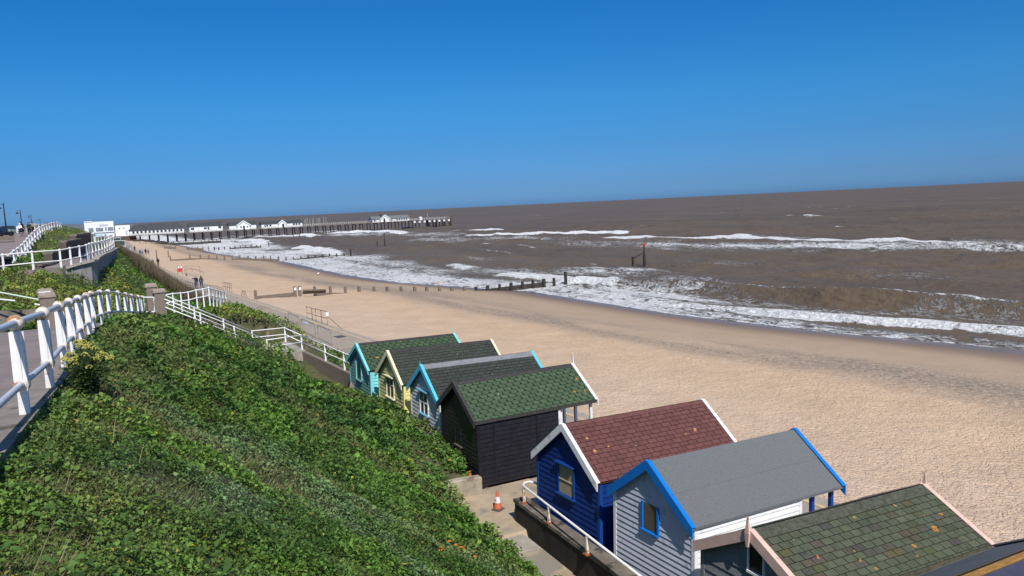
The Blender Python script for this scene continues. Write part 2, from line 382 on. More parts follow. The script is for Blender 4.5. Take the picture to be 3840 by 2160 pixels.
# ------------------------------------------------------------------ promenade, beach, sea
yy = np.r_[np.arange(-60, 130, 4.0), np.arange(130, 560, 15.0), 560, 620]
io, ii = interp(OUT, yy), interp(INN, yy)
struct(strip("promenade", [(a, y, 0) for a, y in zip(ii, yy)], [(a, y, 0) for a, y in zip(io - .55, yy)], PROM, -2))
struct(strip("promenade_kerb", [(a, y, .012) for a, y in zip(io - .55, yy)], [(a, y, .012) for a, y in zip(io, yy)], M("kerb_concrete", (.36, .31, .25), .9, .25, 1.5, .3, 60), -2))
struct(strip("kerb_line_marking", [(a, y, .017) for a, y in zip(io - .66, yy)], [(a, y, .017) for a, y in zip(io - .52, yy)], YLINE, .0055))
b = MB(); p = atz(1275, 1262, 0.006); b.box((p[0], p[1], .004), (.75, 1.1, .004), .1)
struct(b.build("manhole_cover", M("iron_cover", (.09, .085, .08), .7, .3, 6)))
b = MB(); p = atz(1148, 1210, .006)
for k, (dx, dy, a, c) in enumerate(((0, 0, .16, 1.5), (.3, .35, .16, .8), (-.3, .35, .16, .8))): b.box((p[0] + dx, p[1] + dy, .004 + .002 * k), (a, c, .004), (0, .7, -.7)[k])
struct(b.build("path_marking", M("pale_blue_marking", (.42, .55, .68), .7, .1, 3)))
struct(strip("hut_apron", [(8.9, -20, -.16), (8.9, 19.2, -.16), (8.9, 19.3, .03), (8.9, 31, .03)], [(12.06, -20, -.16), (12.06, 19.2, -.16), (12.06, 19.3, .03), (12.06, 31, .03)], M("sandy_concrete", (.43, .335, .23), .95, .3, 1.4, .5, 60, stain=(.27, .235, .19), stain_lo=.52, stain_scale=.7), -3))

shY = np.array([t[0] for t in SHORE]); shX = np.array([t[1] for t in SHORE])
def shore(y): return np.interp(y, shY, shX)
def outx(y): return interp(OUT, y)
def beach_z(X, Y):
    o = outx(Y); t = (X - o) / (shore(Y) - o)
    z = np.interp(t, [-.1, 0, .06, .25, .4, .55, .8, 1, 1.12, 1.4, 3], [-.42, -.42, -.5, -.72, -.74, -1.2, -1.95, -2.56, -2.9, -4, -9])
    amp = .07 * (1 - sstep(.45, .9, t)) + .015
    near = 1 - sstep(60, 160, Y)
    return z + amp * (fbm(X * .35, Y * .35, 11, 3) - .5) * 2 + near * .045 * (1 - sstep(.4, .7, t)) * (vnoise(X * 2.1, Y * 2.1, 4) - .5) * 2
bx = np.r_[np.linspace(0, .5, 90), np.linspace(.505, 1.06, 60), 1.2, 1.5, 2.5]
by = np.r_[np.arange(-60, -5, 3), np.arange(-5, 60, .45), np.arange(60, 130, 1.0), np.arange(130, 330, 2.5), np.arange(330, 1000, 12), np.arange(1000, 3400, 150)]
T, YB = np.meshgrid(bx, by); XB = outx(YB) - .02 + T * (shore(YB) - outx(YB))
ZB = beach_z(XB, YB); nb = len(bx)
idx = (np.arange(len(by) - 1)[:, None] * nb + np.arange(nb - 1)[None]).ravel()
def beach_mat():
    m = bpy.data.materials.new("sand"); m.use_nodes = True; n = m.node_tree; L = n.links.new; b = n.nodes['Principled BSDF']
    tc = n.nodes.new("ShaderNodeTexCoord"); tt = n.nodes.new("ShaderNodeAttribute"); tt.attribute_name = "across"
    def noise(sc, det=5, st=(1, 1, 1)):
        mp = n.nodes.new("ShaderNodeMapping"); mp.inputs['Scale'].default_value = st; L(tc.outputs['Object'], mp.inputs[0])
        q = n.nodes.new("ShaderNodeTexNoise"); q.inputs['Scale'].default_value = sc; q.inputs['Detail'].default_value = det; L(mp.outputs[0], q.inputs[0]); return q.outputs[0]
    def ramp(i, a, c, ca=(0, 0, 0, 1), cc=(1, 1, 1, 1)):
        r = n.nodes.new("ShaderNodeValToRGB"); r.color_ramp.elements[0].position = a; r.color_ramp.elements[1].position = c; r.color_ramp.elements[0].color = ca; r.color_ramp.elements[1].color = cc; L(i, r.inputs[0]); return r
    def mix(f, a, c):
        q = n.nodes.new("ShaderNodeMixRGB")
        if hasattr(f, 'links'): L(f, q.inputs[0])
        else: q.inputs[0].default_value = f
        for s, k in ((a, 1), (c, 2)):
            if isinstance(s, tuple): q.inputs[k].default_value = s
            else: L(s, q.inputs[k])
        return q.outputs[0]
    def math_(op, a, c=0.0):
        q = n.nodes.new("ShaderNodeMath"); q.operation = op
        for s, k in ((a, 0), (c, 1)):
            if isinstance(s, (int, float)): q.inputs[k].default_value = s
            else: L(s, q.inputs[k])
        return q.outputs[0]
    # dry pink-buff sand, then damp, then wet towards the water line (an across-beach coordinate, wobbled by noise)
    wob = math_('ADD', tt.outputs['Fac'], math_('MULTIPLY', math_('SUBTRACT', noise(.12, 4, (1, .35, 1)), .5), .16))
    r = n.nodes.new("ShaderNodeValToRGB"); cr = r.color_ramp
    for pos, c in ((0, (.66, .485, .345)), (.36, (.64, .455, .295)), (.47, (.56, .405, .275)), (.60, (.47, .345, .24)), (.80, (.41, .30, .20)), (.90, (.24, .165, .115)), (.97, (.16, .115, .085))):
        e = cr.elements.new(pos) if pos not in (0, 1) else cr.elements[0]; e.position = pos; e.color = c + (1,)
    cr.elements.remove(cr.elements[-1]); L(wob, r.inputs[0])
    base = mix(ramp(noise(.4, 6), .3, .72).outputs[0], r.outputs[0], mix(.24, r.outputs[0], (.30, .2, .12, 1)))
    # shingle bands: grey pebbles lying along the old tide line
    band = math_('MULTIPLY', ramp(wob, .40, .50).outputs[0], ramp(wob, .56, .70, (1, 1, 1, 1), (0, 0, 0, 1)).outputs[0])
    vr = n.nodes.new("ShaderNodeTexVoronoi"); vr.inputs['Scale'].default_value = 5.0; L(tc.outputs['Object'], vr.inputs[0])
    peb = math_('MULTIPLY', math_('MULTIPLY', band, ramp(noise(.16, 4, (1.6, .35, 1)), .36, .52).outputs[0]), ramp(noise(4.0, 5), .38, .52).outputs[0])
    base = mix(math_('MULTIPLY', peb, .7), base, mix(vr.outputs['Color'], (.10, .085, .07, 1), (.30, .25, .2, 1)))
    # scattered weed and stones on the upper sand
    sp = math_('MULTIPLY', ramp(noise(5.5, 5), .645, .68).outputs[0], ramp(noise(.35, 3), .48, .6).outputs[0])
    base = mix(math_('MULTIPLY', sp, .6), base, (.13, .095, .065, 1))
    L(base, b.inputs['Base Color'])
    rg = ramp(wob, .86, .97, (.9, .9, .9, 1), (.30, .30, .30, 1)); L(rg.outputs[0], b.inputs['Roughness'])
    b.inputs['Specular IOR Level'].default_value = .3
    dry = ramp(wob, .5, .8, (1, 1, 1, 1), (.12, .12, .12, 1)).outputs[0]
    rg1 = math_('MINIMUM', math_('MULTIPLY', math_('ABSOLUTE', math_('SUBTRACT', noise(2.6, 2, (1, .75, 1)), .5)), 7.0), .5)
    rg2 = math_('MINIMUM', math_('MULTIPLY', math_('ABSOLUTE', math_('SUBTRACT', noise(5.2, 2, (.8, 1.2, 1)), .5)), 7.0), .5)
    h = math_('ADD', math_('MULTIPLY', noise(2.4, 3), .35), math_('ADD', math_('MULTIPLY', rg1, .22), math_('MULTIPLY', rg2, .16)))
    bp = n.nodes.new("ShaderNodeBump"); bp.inputs['Distance'].default_value = .30; L(math_('MULTIPLY', h, dry), bp.inputs['Height']); bp.inputs['Strength'].default_value = .85
    L(bp.outputs[0], b.inputs['Normal'])
    return m
struct(np_mesh("beach", np.c_[XB.ravel(), YB.ravel(), ZB.ravel()], np.c_[idx, idx + 1, idx + nb + 1, idx + nb], beach_mat(), True, attrs={'across': T.ravel()}))

# breakers: crest lines as (Y, distance offshore, height) ; foam 0..1 ; seaward half width, shoreward half width
CRESTS = [
    ([(-40, 9, .35), (20, 8.6, .42), (36, 8.2, .45), (48, 7, .45), (60, 6.2, .38), (76, 5.6, .3), (90, 5, .2)], 1.0, 2.2, .8, 'swash'),
    ([(-10, 19, .9), (30, 18.2, 1.15), (46, 17.2, 1.25), (54, 16.4, 1.2), (64, 15.8, 1.05), (72, 15.2, .95), (84, 13.2, .8), (92, 12, .3)], .0, 3.6, 1.5, 'face'),
    ([(58, 15.2, .15), (66, 14.6, .3), (76, 14.0, .35), (88, 12.8, .3), (98, 12, .2)], .62, 2.2, 1.0, 'broken'),
    ([(90, 11.5, .3), (98, 11.5, .75), (108, 14.5, .7), (118, 17, .4), (126, 18, .1)], 1.0, 2.2, 1.6, 'broken'),
    ([(94, 104, .1), (104, 104, .6), (112, 106, .7), (130, 109, .55), (150, 113, .65), (164, 114, 1.15), (170, 112, .7), (180, 108, .55), (198, 101, .45), (216, 99, .2)], 1.0, 3.2, 2.6, 'broken'),
    ([(226, 124, .2), (240, 126, .9), (262, 116, .9), (285, 106, .7), (300, 100, .2)], 1.0, 3.0, 2.6, 'broken'),
    ([(330, 136, .2), (345, 134, .9), (360, 132, .8), (372, 128, .2)], 1.0, 3.0, 3.0, 'broken'),
    ([(370, 100, .2), (400, 108, .8), (430, 110, .9), (470, 100, .7), (500, 96, .2)], 1.0, 4.0, 4.0, 'broken'),
    ([(420, 70, .3), (450, 76, .9), (470, 60, .6), (500, 50, .3)], 1.0, 4.0, 4.0, 'broken'),
    ([(215, 16, .2), (230, 22, .9), (262, 27, 1.0), (290, 30, .5), (300, 32, .1)], 1.0, 3.0, 2.6, 'broken'),
    ([(330, 24, .3), (360, 30, .7), (400, 36, .8), (440, 34, .3)], 1.0, 4.0, 4.0, 'broken'),
    ([(130, 20, .1), (140, 22, .5), (150, 24, .5), (160, 24, .1)], .8, 2.2, 1.8, 'broken'),
    ([(150, 44, .1), (165, 45, .5), (185, 47, .45), (200, 47, .1)], .5, 2.6, 2.0, 'face'),
    ([(178, 60, .1), (186, 60.5, .6), (192, 61, .6), (200, 61, .1)], .35, 2.6, 2.0, 'face'),
]
TRAILS = [  # patches of old lacy foam: centre Y, offshore, half sizes, strength
    (150, 86, 60, 16, .55), (120, 92, 45, 13, .62), (95, 98, 30, 16, .6), (190, 84, 34, 14, .45), (250, 92, 40, 14, .55), (280, 80, 40, 12, .45), (340, 100, 60, 16, .5), (420, 90, 60, 18, .6),
    (110, 28, 16, 8, .62), (128, 22, 20, 9, .5), (85, 22, 16, 5, .4), (82, 9.5, 24, 4.5, .80), (60, 11.5, 26, 4, .55), (34, 13, 18, 4.5, .64), (145, 14, 22, 9, .55), (175, 16, 26, 10, .6), (205, 18, 24, 12, .65), (255, 18, 40, 12, .75), (320, 20, 50, 12, .7), (390, 22, 60, 14, .75), (460, 24, 60, 18, .8), (470, 60, 60, 14, .5), (505, 24, 40, 26, .58), (520, 60, 50, 30, .5), (530, 110, 50, 20, .5),
    (70, 42, 16, 5, .28), (48, 60, 16, 5, .26), (105, 46, 18, 6, .3), (165, 34, 30, 5, .32)]
def sea_fields(X, Y):
    s = X - shore(Y); near = 1 - sstep(350, 900, np.hypot(X, Y)); h = np.zeros_like(X); foam = np.zeros_like(X)
    wob = (fbm(X * .05, Y * .05, 21) - .5)
    for (wl, dirn, a, ph) in ((17, .08, .16, 0), (11.3, -.22, .13, 1.3), (7.9, .35, .09, 2.1), (5.3, -.5, .06, .7), (23, .02, .13, 4), (3.7, .7, .04, 3)):
        k = 2 * math.pi / wl; f = k * (X * math.cos(dirn) + Y * math.sin(dirn) + 9 * wob) + ph
        c = np.cos(f); h += 1.35 * a * (c + .3 * c * c) * sstep(4, 40, s) * near * (.5 + 1.0 * vnoise(X * .03 + ph, Y * .03, 8))
    far_mod = np.clip(near + .0, 0, 1)
    for pts, fo, ws, wl, kind in CRESTS:
        t = np.array(pts, float); inside = (Y > t[0, 0] - 4) & (Y < t[-1, 0] + 4)
        if not inside.any(): continue
        c = np.interp(Y, t[:, 0], t[:, 1]) + 1.6 * (fbm(Y * .12, Y * 0 + ws, 31) - .5) * min(2.2, ws * .6)
        A = np.interp(Y, t[:, 0], t[:, 2], 0, 0) * inside
        A = A * (.78 + .44 * vnoise(Y * .13, X * .0, 41)) * (1.3 if kind == 'face' else 1.0)
        d = s - c; g = np.where(d > 0, np.exp(-(d / ws) ** 2), np.exp(-(d / wl) ** 2))
        h += A * g
        jag = 2.4 * (fbm(X * .55, Y * .55, 51, 4) - .5) * min(1.2, wl * .7)
        live = sstep(.12, .45, A)
        if kind == 'broken':
            foam = np.maximum(foam, live * fo * 1.15 * sstep(-wl * 1.9, -wl * .8, d + jag) * (1 - sstep(ws * .1, ws * .8, d + jag)))
            foam = np.maximum(foam, live * .5 * sstep(0, 1, d) * (1 - sstep(1, ws * 3.5, d)))
            foam = np.maximum(foam, live * .46 * sstep(-wl * 6, -wl * 2, d) * (1 - sstep(0, 1.5, d)))
        elif kind == 'swash':
            foam = np.maximum(foam, live * 1.15 * sstep(-2.4, -1.2, d + jag) * (1 - sstep(.2, 1.6, d + jag)))
            foam = np.maximum(foam, live * .62 * sstep(.4, 1.2, d) * (1 - sstep(2.5, 7, d)))
        else:
            foam = np.maximum(foam, .66 * live * sstep(-.5, .1, d + jag * .5) * (1 - sstep(.3, 1.2, d + jag)))
    for cy, co, sy, sx, st in TRAILS:
        e = ((Y - cy) / sy) ** 2 + ((s - co) / sx) ** 2
        foam = np.maximum(foam, (st + .13 * (co > 13)) * np.exp(-e * .9) * 1.05)
    # thin sheet of foam running up the sand, all along the water line
    nearshore = np.interp(Y, [0, 60, 75, 100, 130, 180, 300, 480], [4.5, 5.5, 8, 13, 15, 16, 22, 30])
    foam = np.maximum(foam, np.interp(Y, [0, 40, 70, 480], [.58, .66, .82, .86]) * sstep(-.8, 1.2, s) * (1 - sstep(nearshore * .55, nearshore * 1.25, s)))
    foam = np.maximum(foam, .95 * sstep(-.1, .15, s - .35 * (fbm(Y * .25, Y * 0, 61) - .2) * 3) * (1 - sstep(.3, .95, s - .35 * (fbm(Y * .25, Y * 0, 61) - .2) * 3)))
    h = h + foam * .1 * (fbm(X * 1.1, Y * 1.1, 71) - .3) * near
    h = h * sstep(-.5, 3.0, s) + SEA
    return h, foam
gx = np.r_[np.arange(22, 46, .8), np.arange(46, 78, .4), np.arange(78, 215, 1.0), np.arange(215, 330, 2.5)]
gy = np.r_[np.arange(-40, 20, 2.0), np.arange(20, 130, .5), np.arange(130, 320, 1.2), np.arange(320, 580, 2.5)]
geo = lambda a, b, n: np.geomspace(a, b, n)
gx = np.r_[gx, 330 + geo(4, 60000, 60)]
gy = np.r_[-40 - geo(4, 30000, 24)[::-1], gy, 580 + geo(4, 60000, 60)]
GX, GY = np.meshgrid(gx, gy)
GX = np.where((GY > 600) & (GX < 330), GX + (GX - 330) * np.clip((GY - 600) / 1200, 0, 1.2), GX)
HZ, FO = sea_fields(GX, GY)
def sea_mat():
    m = bpy.data.materials.new("sea_water"); m.use_nodes = True; n = m.node_tree; L = n.links.new; b = n.nodes['Principled BSDF']
    tc = n.nodes.new("ShaderNodeTexCoord"); fa = n.nodes.new("ShaderNodeAttribute"); fa.attribute_name = "foam"
    def noise(sc, det, st, rough=.6, dist=0.0):
        mp = n.nodes.new("ShaderNodeMapping"); mp.inputs['Scale'].default_value = st; L(tc.outputs['Object'], mp.inputs[0])
        q = n.nodes.new("ShaderNodeTexNoise"); q.inputs['Scale'].default_value = sc; q.inputs['Detail'].default_value = det; q.inputs['Roughness'].default_value = rough; q.inputs['Distortion'].default_value = dist; L(mp.outputs[0], q.inputs[0]); return q.outputs[0]
    def math_(op, a, c=0.0, cl=False):
        q = n.nodes.new("ShaderNodeMath"); q.operation = op; q.use_clamp = cl
        for s, k in ((a, 0), (c, 1)):
            if isinstance(s, (int, float)): q.inputs[k].default_value = s
            else: L(s, q.inputs[k])
        return q.outputs[0]
    def ss(x, a, c):
        q = n.nodes.new("ShaderNodeMapRange"); q.interpolation_type = 'SMOOTHSTEP'; q.inputs[1].default_value = a; q.inputs[2].default_value = c; L(x, q.inputs[0]); return q.outputs[0]
    # lacy foam: thin filaments where the foam is old, solid white where it is fresh
    n1 = noise(.75, 6, (1, .55, 1), .62, 1.2); n2 = noise(.16, 4, (1, .45, 1), .6, .6); n3 = noise(2.2, 5, (1, .7, 1), .65, .8)
    rid = math_('SUBTRACT', 1.0, math_('MULTIPLY', math_('ABSOLUTE', math_('SUBTRACT', n1, .5)), 7.0), True)
    rid2 = math_('SUBTRACT', 1.0, math_('MULTIPLY', math_('ABSOLUTE', math_('SUBTRACT', n3, .5)), 6.0), True)
    lace = math_('ADD', math_('ADD', math_('MULTIPLY', rid, .40), math_('MULTIPLY', rid2, .22)), math_('ADD', math_('MULTIPLY', n2, .75), math_('MULTIPLY', n3, .25)))
    foam = ss(math_('ADD', math_('MULTIPLY', fa.outputs['Fac'], .85), math_('MULTIPLY', lace, .90)), 1.17, 1.5)
    # distant whitecaps
    wc = math_('MULTIPLY', ss(noise(.055, 5, (1, .42, 1), .68), .655, .70), ss(noise(.35, 4, (1, .3, 1), .6), .5, .62))
    foam = math_('MAXIMUM', foam, math_('MULTIPLY', wc, .8))
    wr = n.nodes.new("ShaderNodeValToRGB"); wr.color_ramp.elements[0].position = .3; wr.color_ramp.elements[1].position = .7
    wr.color_ramp.elements[0].color = (.100, .075, .053, 1); wr.color_ramp.elements[1].color = (.168, .120, .074, 1); L(math_('ADD', math_('MULTIPLY', noise(.03, 4, (1, .3, 1)), .55), math_('MULTIPLY', noise(.22, 5, (1, .28, 1), .65), .45)), wr.inputs[0])
    fr = n.nodes.new("ShaderNodeValToRGB"); fr.color_ramp.elements[0].position = .25; fr.color_ramp.elements[1].position = .7
    fr.color_ramp.elements[0].color = (.66, .64, .60, 1); fr.color_ramp.elements[1].color = (.90, .90, .90, 1); L(n3, fr.inputs[0])
    mx = n.nodes.new("ShaderNodeMixRGB"); L(foam, mx.inputs[0]); L(wr.outputs[0], mx.inputs[1]); L(fr.outputs[0], mx.inputs[2])
    df = n.nodes.new("ShaderNodeBsdfDiffuse"); L(mx.outputs[0], df.inputs[0]); gl = n.nodes.new("ShaderNodeBsdfGlossy"); gl.inputs['Roughness'].default_value = .22
    lw = n.nodes.new("ShaderNodeLayerWeight"); lw.inputs[0].default_value = .5
    # a wind-roughened sea never reflects more than about a third of the low sky
    refl = math_('MULTIPLY', math_('ADD', .045, math_('MULTIPLY', math_('POWER', lw.outputs['Facing'], 4.0), .17)), math_('SUBTRACT', 1.0, foam))
    ms = n.nodes.new("ShaderNodeMixShader"); L(refl, ms.inputs[0]); L(df.outputs[0], ms.inputs[1]); L(gl.outputs[0], ms.inputs[2]); L(ms.outputs[0], n.nodes['Material Output'].inputs[0])
    hsum = math_('ADD', math_('ADD', math_('MULTIPLY', noise(.9, 5, (1, .55, 1), .6, .4), .55), math_('MULTIPLY', noise(.14, 4, (1, .45, 1), .6), 2.0)), math_('MULTIPLY', foam, math_('MULTIPLY', n3, .7)))
    bp = n.nodes.new("ShaderNodeBump"); bp.inputs['Distance'].default_value = .9; bp.inputs['Strength'].default_value = 1.0; L(hsum, bp.inputs['Height'])
    for q in (df, gl, lw): L(bp.outputs[0], q.inputs['Normal'])
    n.nodes.remove(b)
    return m
nx = len(gx); idx = (np.arange(len(gy) - 1)[:, None] * nx + np.arange(nx - 1)[None]).ravel()
struct(np_mesh("sea", np.c_[GX.ravel(), GY.ravel(), HZ.ravel()], np.c_[idx, idx + 1, idx + nx + 1, idx + nx], sea_mat(), True, attrs={'foam': FO.ravel()}))

# ------------------------------------------------------------------ paths on the cliff
pY = np.r_[np.arange(-9, 45, 1.5), 45.6]
kx, kz = np.interp(pY, kY, kX), np.interp(pY, kY, kZ)
struct(strip("cliff_path", [(x, y, z - .03) for x, y, z in zip(interp(PATHL, pY), pY, kz)], [(x - .34, y, z - .03) for x, y, z in zip(kx, pY, kz)], ASPH, 2.5))
struct(strip("path_kerb", [(x - .34, y, z + .0) for x, y, z in zip(kx, pY, kz)], [(x + .13, y, z + .0) for x, y, z in zip(kx, pY, kz)], M("kerb_stone", (.25, .215, .185), .9, .3, 2.5, .4, 60, stain=(.10, .085, .06), stain_lo=.6, stain_scale=1.3), 2.5))
struct(strip("gate_landing", [(-.4, 45.5, 4.2), (1.9, 44.9, 4.19), (2.5, 44.9, 4.17)], [(.2, 48.2, 4.2), (2.0, 47.9, 4.19), (2.6, 47.8, 4.17)], ASPH, 2.0))

# ------------------------------------------------------------------ railings
def cast_post(name, h, parent, m, top, wide=.14, collars=(1.0, .33), r=.1, knob=None, rz=0.0):
    """tapering fluted cast post in world metres, ball collars where the rails pass through"""
    x, y, z = top; b = MB(); z0 = z - h
    b.frustum((x, y), (wide * .86, wide * .86), (wide * .8, wide * .8), z0 - .15, z0 + h * .25, rz)
    b.frustum((x, y), (wide * .8, wide * .8), (wide * 1.06, wide * 1.06), z0 + h * .25, z0 + h * .32, rz)
    b.frustum((x, y), (wide * 1.02, wide * 1.02), (wide * .78, wide * .78), z0 + h * .36, z - .1, rz)
    for k in range(4):           # raised flutes
        a = rz + k * math.pi / 2; d = wide * .44
        b.frustum((x + d * math.cos(a), y + d * math.sin(a)), (wide * .30, wide * .30), (wide * .26, wide * .26), z0 + h * .38, z - .11, a)
    o = b.build(name, m, parent)
    for c in collars:
        cb = MB(); cb.ball((x, y, z0 + h * c), r, 14, 10, 1, 1, .98); cb.build("collar", RUSTY, o, smooth=True)
    return o
F_rail = thing("railing", "white cast iron railing with rust stained ball collars curving along the foreground path kerb", "railing", (-1.09, 11.4, 7))
RP = [(-1.42, 3.4, 8.58), (-1.32, 6.1, 8.44), (-1.2, 8.8, 8.28)]
for px, py, d in ((56, 1211, 11.45), (159, 1174, 13.9), (219, 1147, 17.0), (257, 1133, 19.8), (291, 1120, 22.6), (322, 1109, 25.3), (341, 1101, 28.1), (373, 1096, 30.8), (404, 1094, 33.4), (440, 1098, 36.1), (469, 1104, 38.7), (492, 1109, 41.2), (517, 1113, 43.4), (533, 1115, 44.9)):
    RP.append(tuple(atd(px, py, d)))
for p in RP: cast_post("post", 1.15, F_rail, RAILW, p)
b = MB(); b.tube(RP, .042, 10); b.build("top_rail", RAILG, F_rail, True)
b = MB(); b.tube([(x, y, z - .77) for x, y, z in RP], .042, 10); b.build("lower_rail", RAILG, F_rail, True)
e = RP[-1]; g = atd(574, 1115, 44.6); g2 = atd(580, 1169, 44.6)
b = MB(); b.tube([e, g, (g[0] + .03, g[1], g[2] - .03), g2, (g2[0] - .04, g2[1], g2[2]), (e[0], e[1], e[2] - .77)], .035, 8); b.build("end_loop", WHITE, F_rail)

def railing(name, label, pts, h, posts=None, mid=.47, r=.03, m=None, pw=.09, group=None, collar=.055):
    m = m or WHITE; t = thing(name, label, "railing", (pts[0][0], pts[0][1], pts[0][2] - h), group)
    for p in (posts if posts is not None else pts):
        b = MB(); b.frustum((p[0], p[1]), (pw, pw), (pw * .8, pw * .8), p[2] - h - .1, p[2] - .01)
        if collar: b.ball((p[0], p[1], p[2]), collar, 10, 6); b.ball((p[0], p[1], p[2] - h * mid), collar, 10, 6)
        b.build("post", m, t)
    b = MB(); b.tube(pts, r, 8); b.build("top_rail", m, t, True)
    b = MB(); b.tube([(p[0], p[1], p[2] - h * mid) for p in pts], r, 8); b.build("lower_rail", m, t, True)
    return t
def densify(pts, n):
    pts = np.array(pts, float); s = np.r_[0, np.cumsum(np.linalg.norm(np.diff(pts, axis=0), axis=1))]; q = np.linspace(0, s[-1], n)
    return [tuple(np.interp(v, s, pts[:, k]) for k in range(3)) for v in q]

# stairs down from the gate pillars, their fences and the landing
farf = [tuple(atd(617, 1107, 46.6)), tuple(atd(767, 1169, 48.8)), tuple(atd(944, 1241, 51.0))]
nearf = [tuple(atd(617, 1122, 44.6)), tuple(atd(810, 1198, 45.8)), tuple(atd(1000, 1275, 46.8))]
railing("stair_railing", "white tube railing on the seaward far side of the cliff steps below the gate pillars", farf, .9, densify(farf, 4)[1:])
railing("stair_railing", "white tube railing on the near side of the cliff steps above the concrete landing", nearf, .9, densify(nearf, 4)[1:])
L1, L2, L3, L4 = farf[-1], tuple(atd(1067, 1229, 51.7)), tuple(atd(1129, 1257, 48.1)), nearf[-1]
tail = [L3, tuple(atd(1217, 1293, 44.2)), tuple(atd(1288, 1323, 41.3)), tuple(atd(1325, 1338, 39.6))]
railing("landing_railing", "white tube railing round the outer edge of the concrete landing below the steps", [L1, L2, L3], .9, [L2, L3])
railing("landing_railing", "short white tube railing across the near edge of the concrete landing", [L4, L3], .9, [])
railing("wall_railing", "white tube railing along the pebbledash wall leading to the aqua hut", tail, .9, tail[1:])
bk = [tuple(atd(622, 1106, 47.4)), tuple(atd(647, 1101, 47.6)), tuple(atd(677, 1099, 47.9)), tuple(atd(705, 1096, 48.2)), tuple(atd(735, 1088, 48.5)), tuple(atd(760, 1084, 48.7)), tuple(atd(782, 1079, 49.0))]
bk += [(bk[-1][0] + .3 * k, bk[-1][1] + 1.0 * k, bk[-1][2] - .16 * k) for k in (1, 2, 3, 4, 5)]
railing("gate_railing", "white railing with thin paired posts behind the gate pillars above yellow green shrubs", bk, .95, bk[1:], pw=.07)
# the steps themselves
t = thing("cliff_steps", "grey concrete flight of steps between white tube railings on the bank", "steps", (2.4, 46, 4.1))
n = 17; b = MB()
for i in range(n):
    f = i / (n - 1); x = 2.5 + 6.6 * f; yc = 45.9 + 2.6 * f; b.box((x, yc, 4.0 - 3.0 * f - .6), (.44, 2.2 + 1.8 * f, 1.2), .37 * f)
b.build("flight", CONC, t)
b = MB(); zL = L2[2] - .9
q = [(L4[0] - .5, L4[1] - .35), (L3[0] + .15, L3[1] - .35), (L2[0] + .25, L2[1] + .2), (L1[0] - .3, L1[1] + .2)]
b.hexa([(x, y, zL - 1.4) for x, y in q] + [(x, y, zL) for x, y in q]); b.build("landing", CONC, t)
b = MB()
wl = [(L4[0] - .45, L4[1] - .5, zL)] + [(p[0], p[1] - .1, p[2] - .9) for p in tail] + [(9.95, 36.9, .95)]
for a, c in zip(wl, wl[1:]): b.hexa([(a[0] - .13, a[1], -1), (a[0] + .13, a[1], -1), (c[0] + .13, c[1], -1), (c[0] - .13, c[1], -1), (a[0] - .13, a[1], a[2]), (a[0] + .13, a[1], a[2]), (c[0] + .13, c[1], c[2]), (c[0] - .13, c[1], c[2])])
tag(b.build("retaining_wall", PEBBLE), "pebbledash retaining wall under the white railing beside the aqua hut", "wall")

# gate pillars
def pillar(label, px, py, d, wd, h, rz=.1, plaque=False):
    p = atd(px, py, d); t = thing("gate_pillar", label, "pillar", (p[0], p[1], p[2] - h), "pebbledash gate pillars")
    b = MB(); b.box((p[0], p[1], p[2] - h / 2 - .28), (wd, wd, h + .2), rz); b.build("shaft", PEBBLE, t, bevel=.015)
    b = MB(); b.frustum((p[0], p[1]), (wd + .1, wd + .1), (wd + .1, wd + .1), p[2] - .2, p[2] - .1, rz); b.frustum((p[0], p[1]), (wd + .06, wd + .06), (wd + .0, wd + .0), p[2] - .1, p[2], rz); b.build("cap", M("pillar_cap", (.33, .27, .215), .9, .3, 6, .4, 60), t, bevel=.012)
    if plaque:
        b = MB(); b.box((p[0], p[1] - wd * .5 - .075, p[2] - .15), (wd * .85, .03, .12), rz); b.build("plaque", WHITE, t)
    return p
pillar("brown pebbledash pillar with sloped cap, nearer of the pair where the white path railing ends", 594, 1083, 44.9, .55, 1.75)
pillar("brown pebbledash pillar standing just behind the pillar where the path railing ends", 563, 1063, 47.4, .52, 1.75)
pillar("plain brown pebbledash pillar across the asphalt path, in front of one with a white strip", 174, 1098, 40.4, .58, 1.75, .1, False)
pillar("pebbledash pillar with a white strip, half hidden behind the other left-hand path pillar", 168, 1083, 41.6, .55, 1.9, .1, True)
b = MB(); b.bar((-7.5, 42.0, 5.3), (-1.5, 42.0, 4.9), .3, 1.1); tag(b.build("path_wall", CONC_OLD), "low dark stone wall along the back edge of the asphalt path", "wall")
t = thing("handrail", "pale green and white handrail sloping down to the plain pillar by the asphalt path", "handrail", (-6, 41.8, 5))
b = MB(); b.tube([atd(-60, 1085, 41.5), atd(148, 1124, 40.8)], .035, 8); b.build("top_rail", M("pale_green_paint", (.55, .66, .52), .5, .08, 4), t)
b = MB(); b.tube([atd(-60, 1116, 41.5), atd(57, 1128, 41)], .035, 8); b.build("lower_rail", WHITE, t); b = MB(); b.tube([atd(130, 1140, 40.9), atd(153, 1144, 40.7)], .035, 8); b.build("lower_rail", WHITE, t)

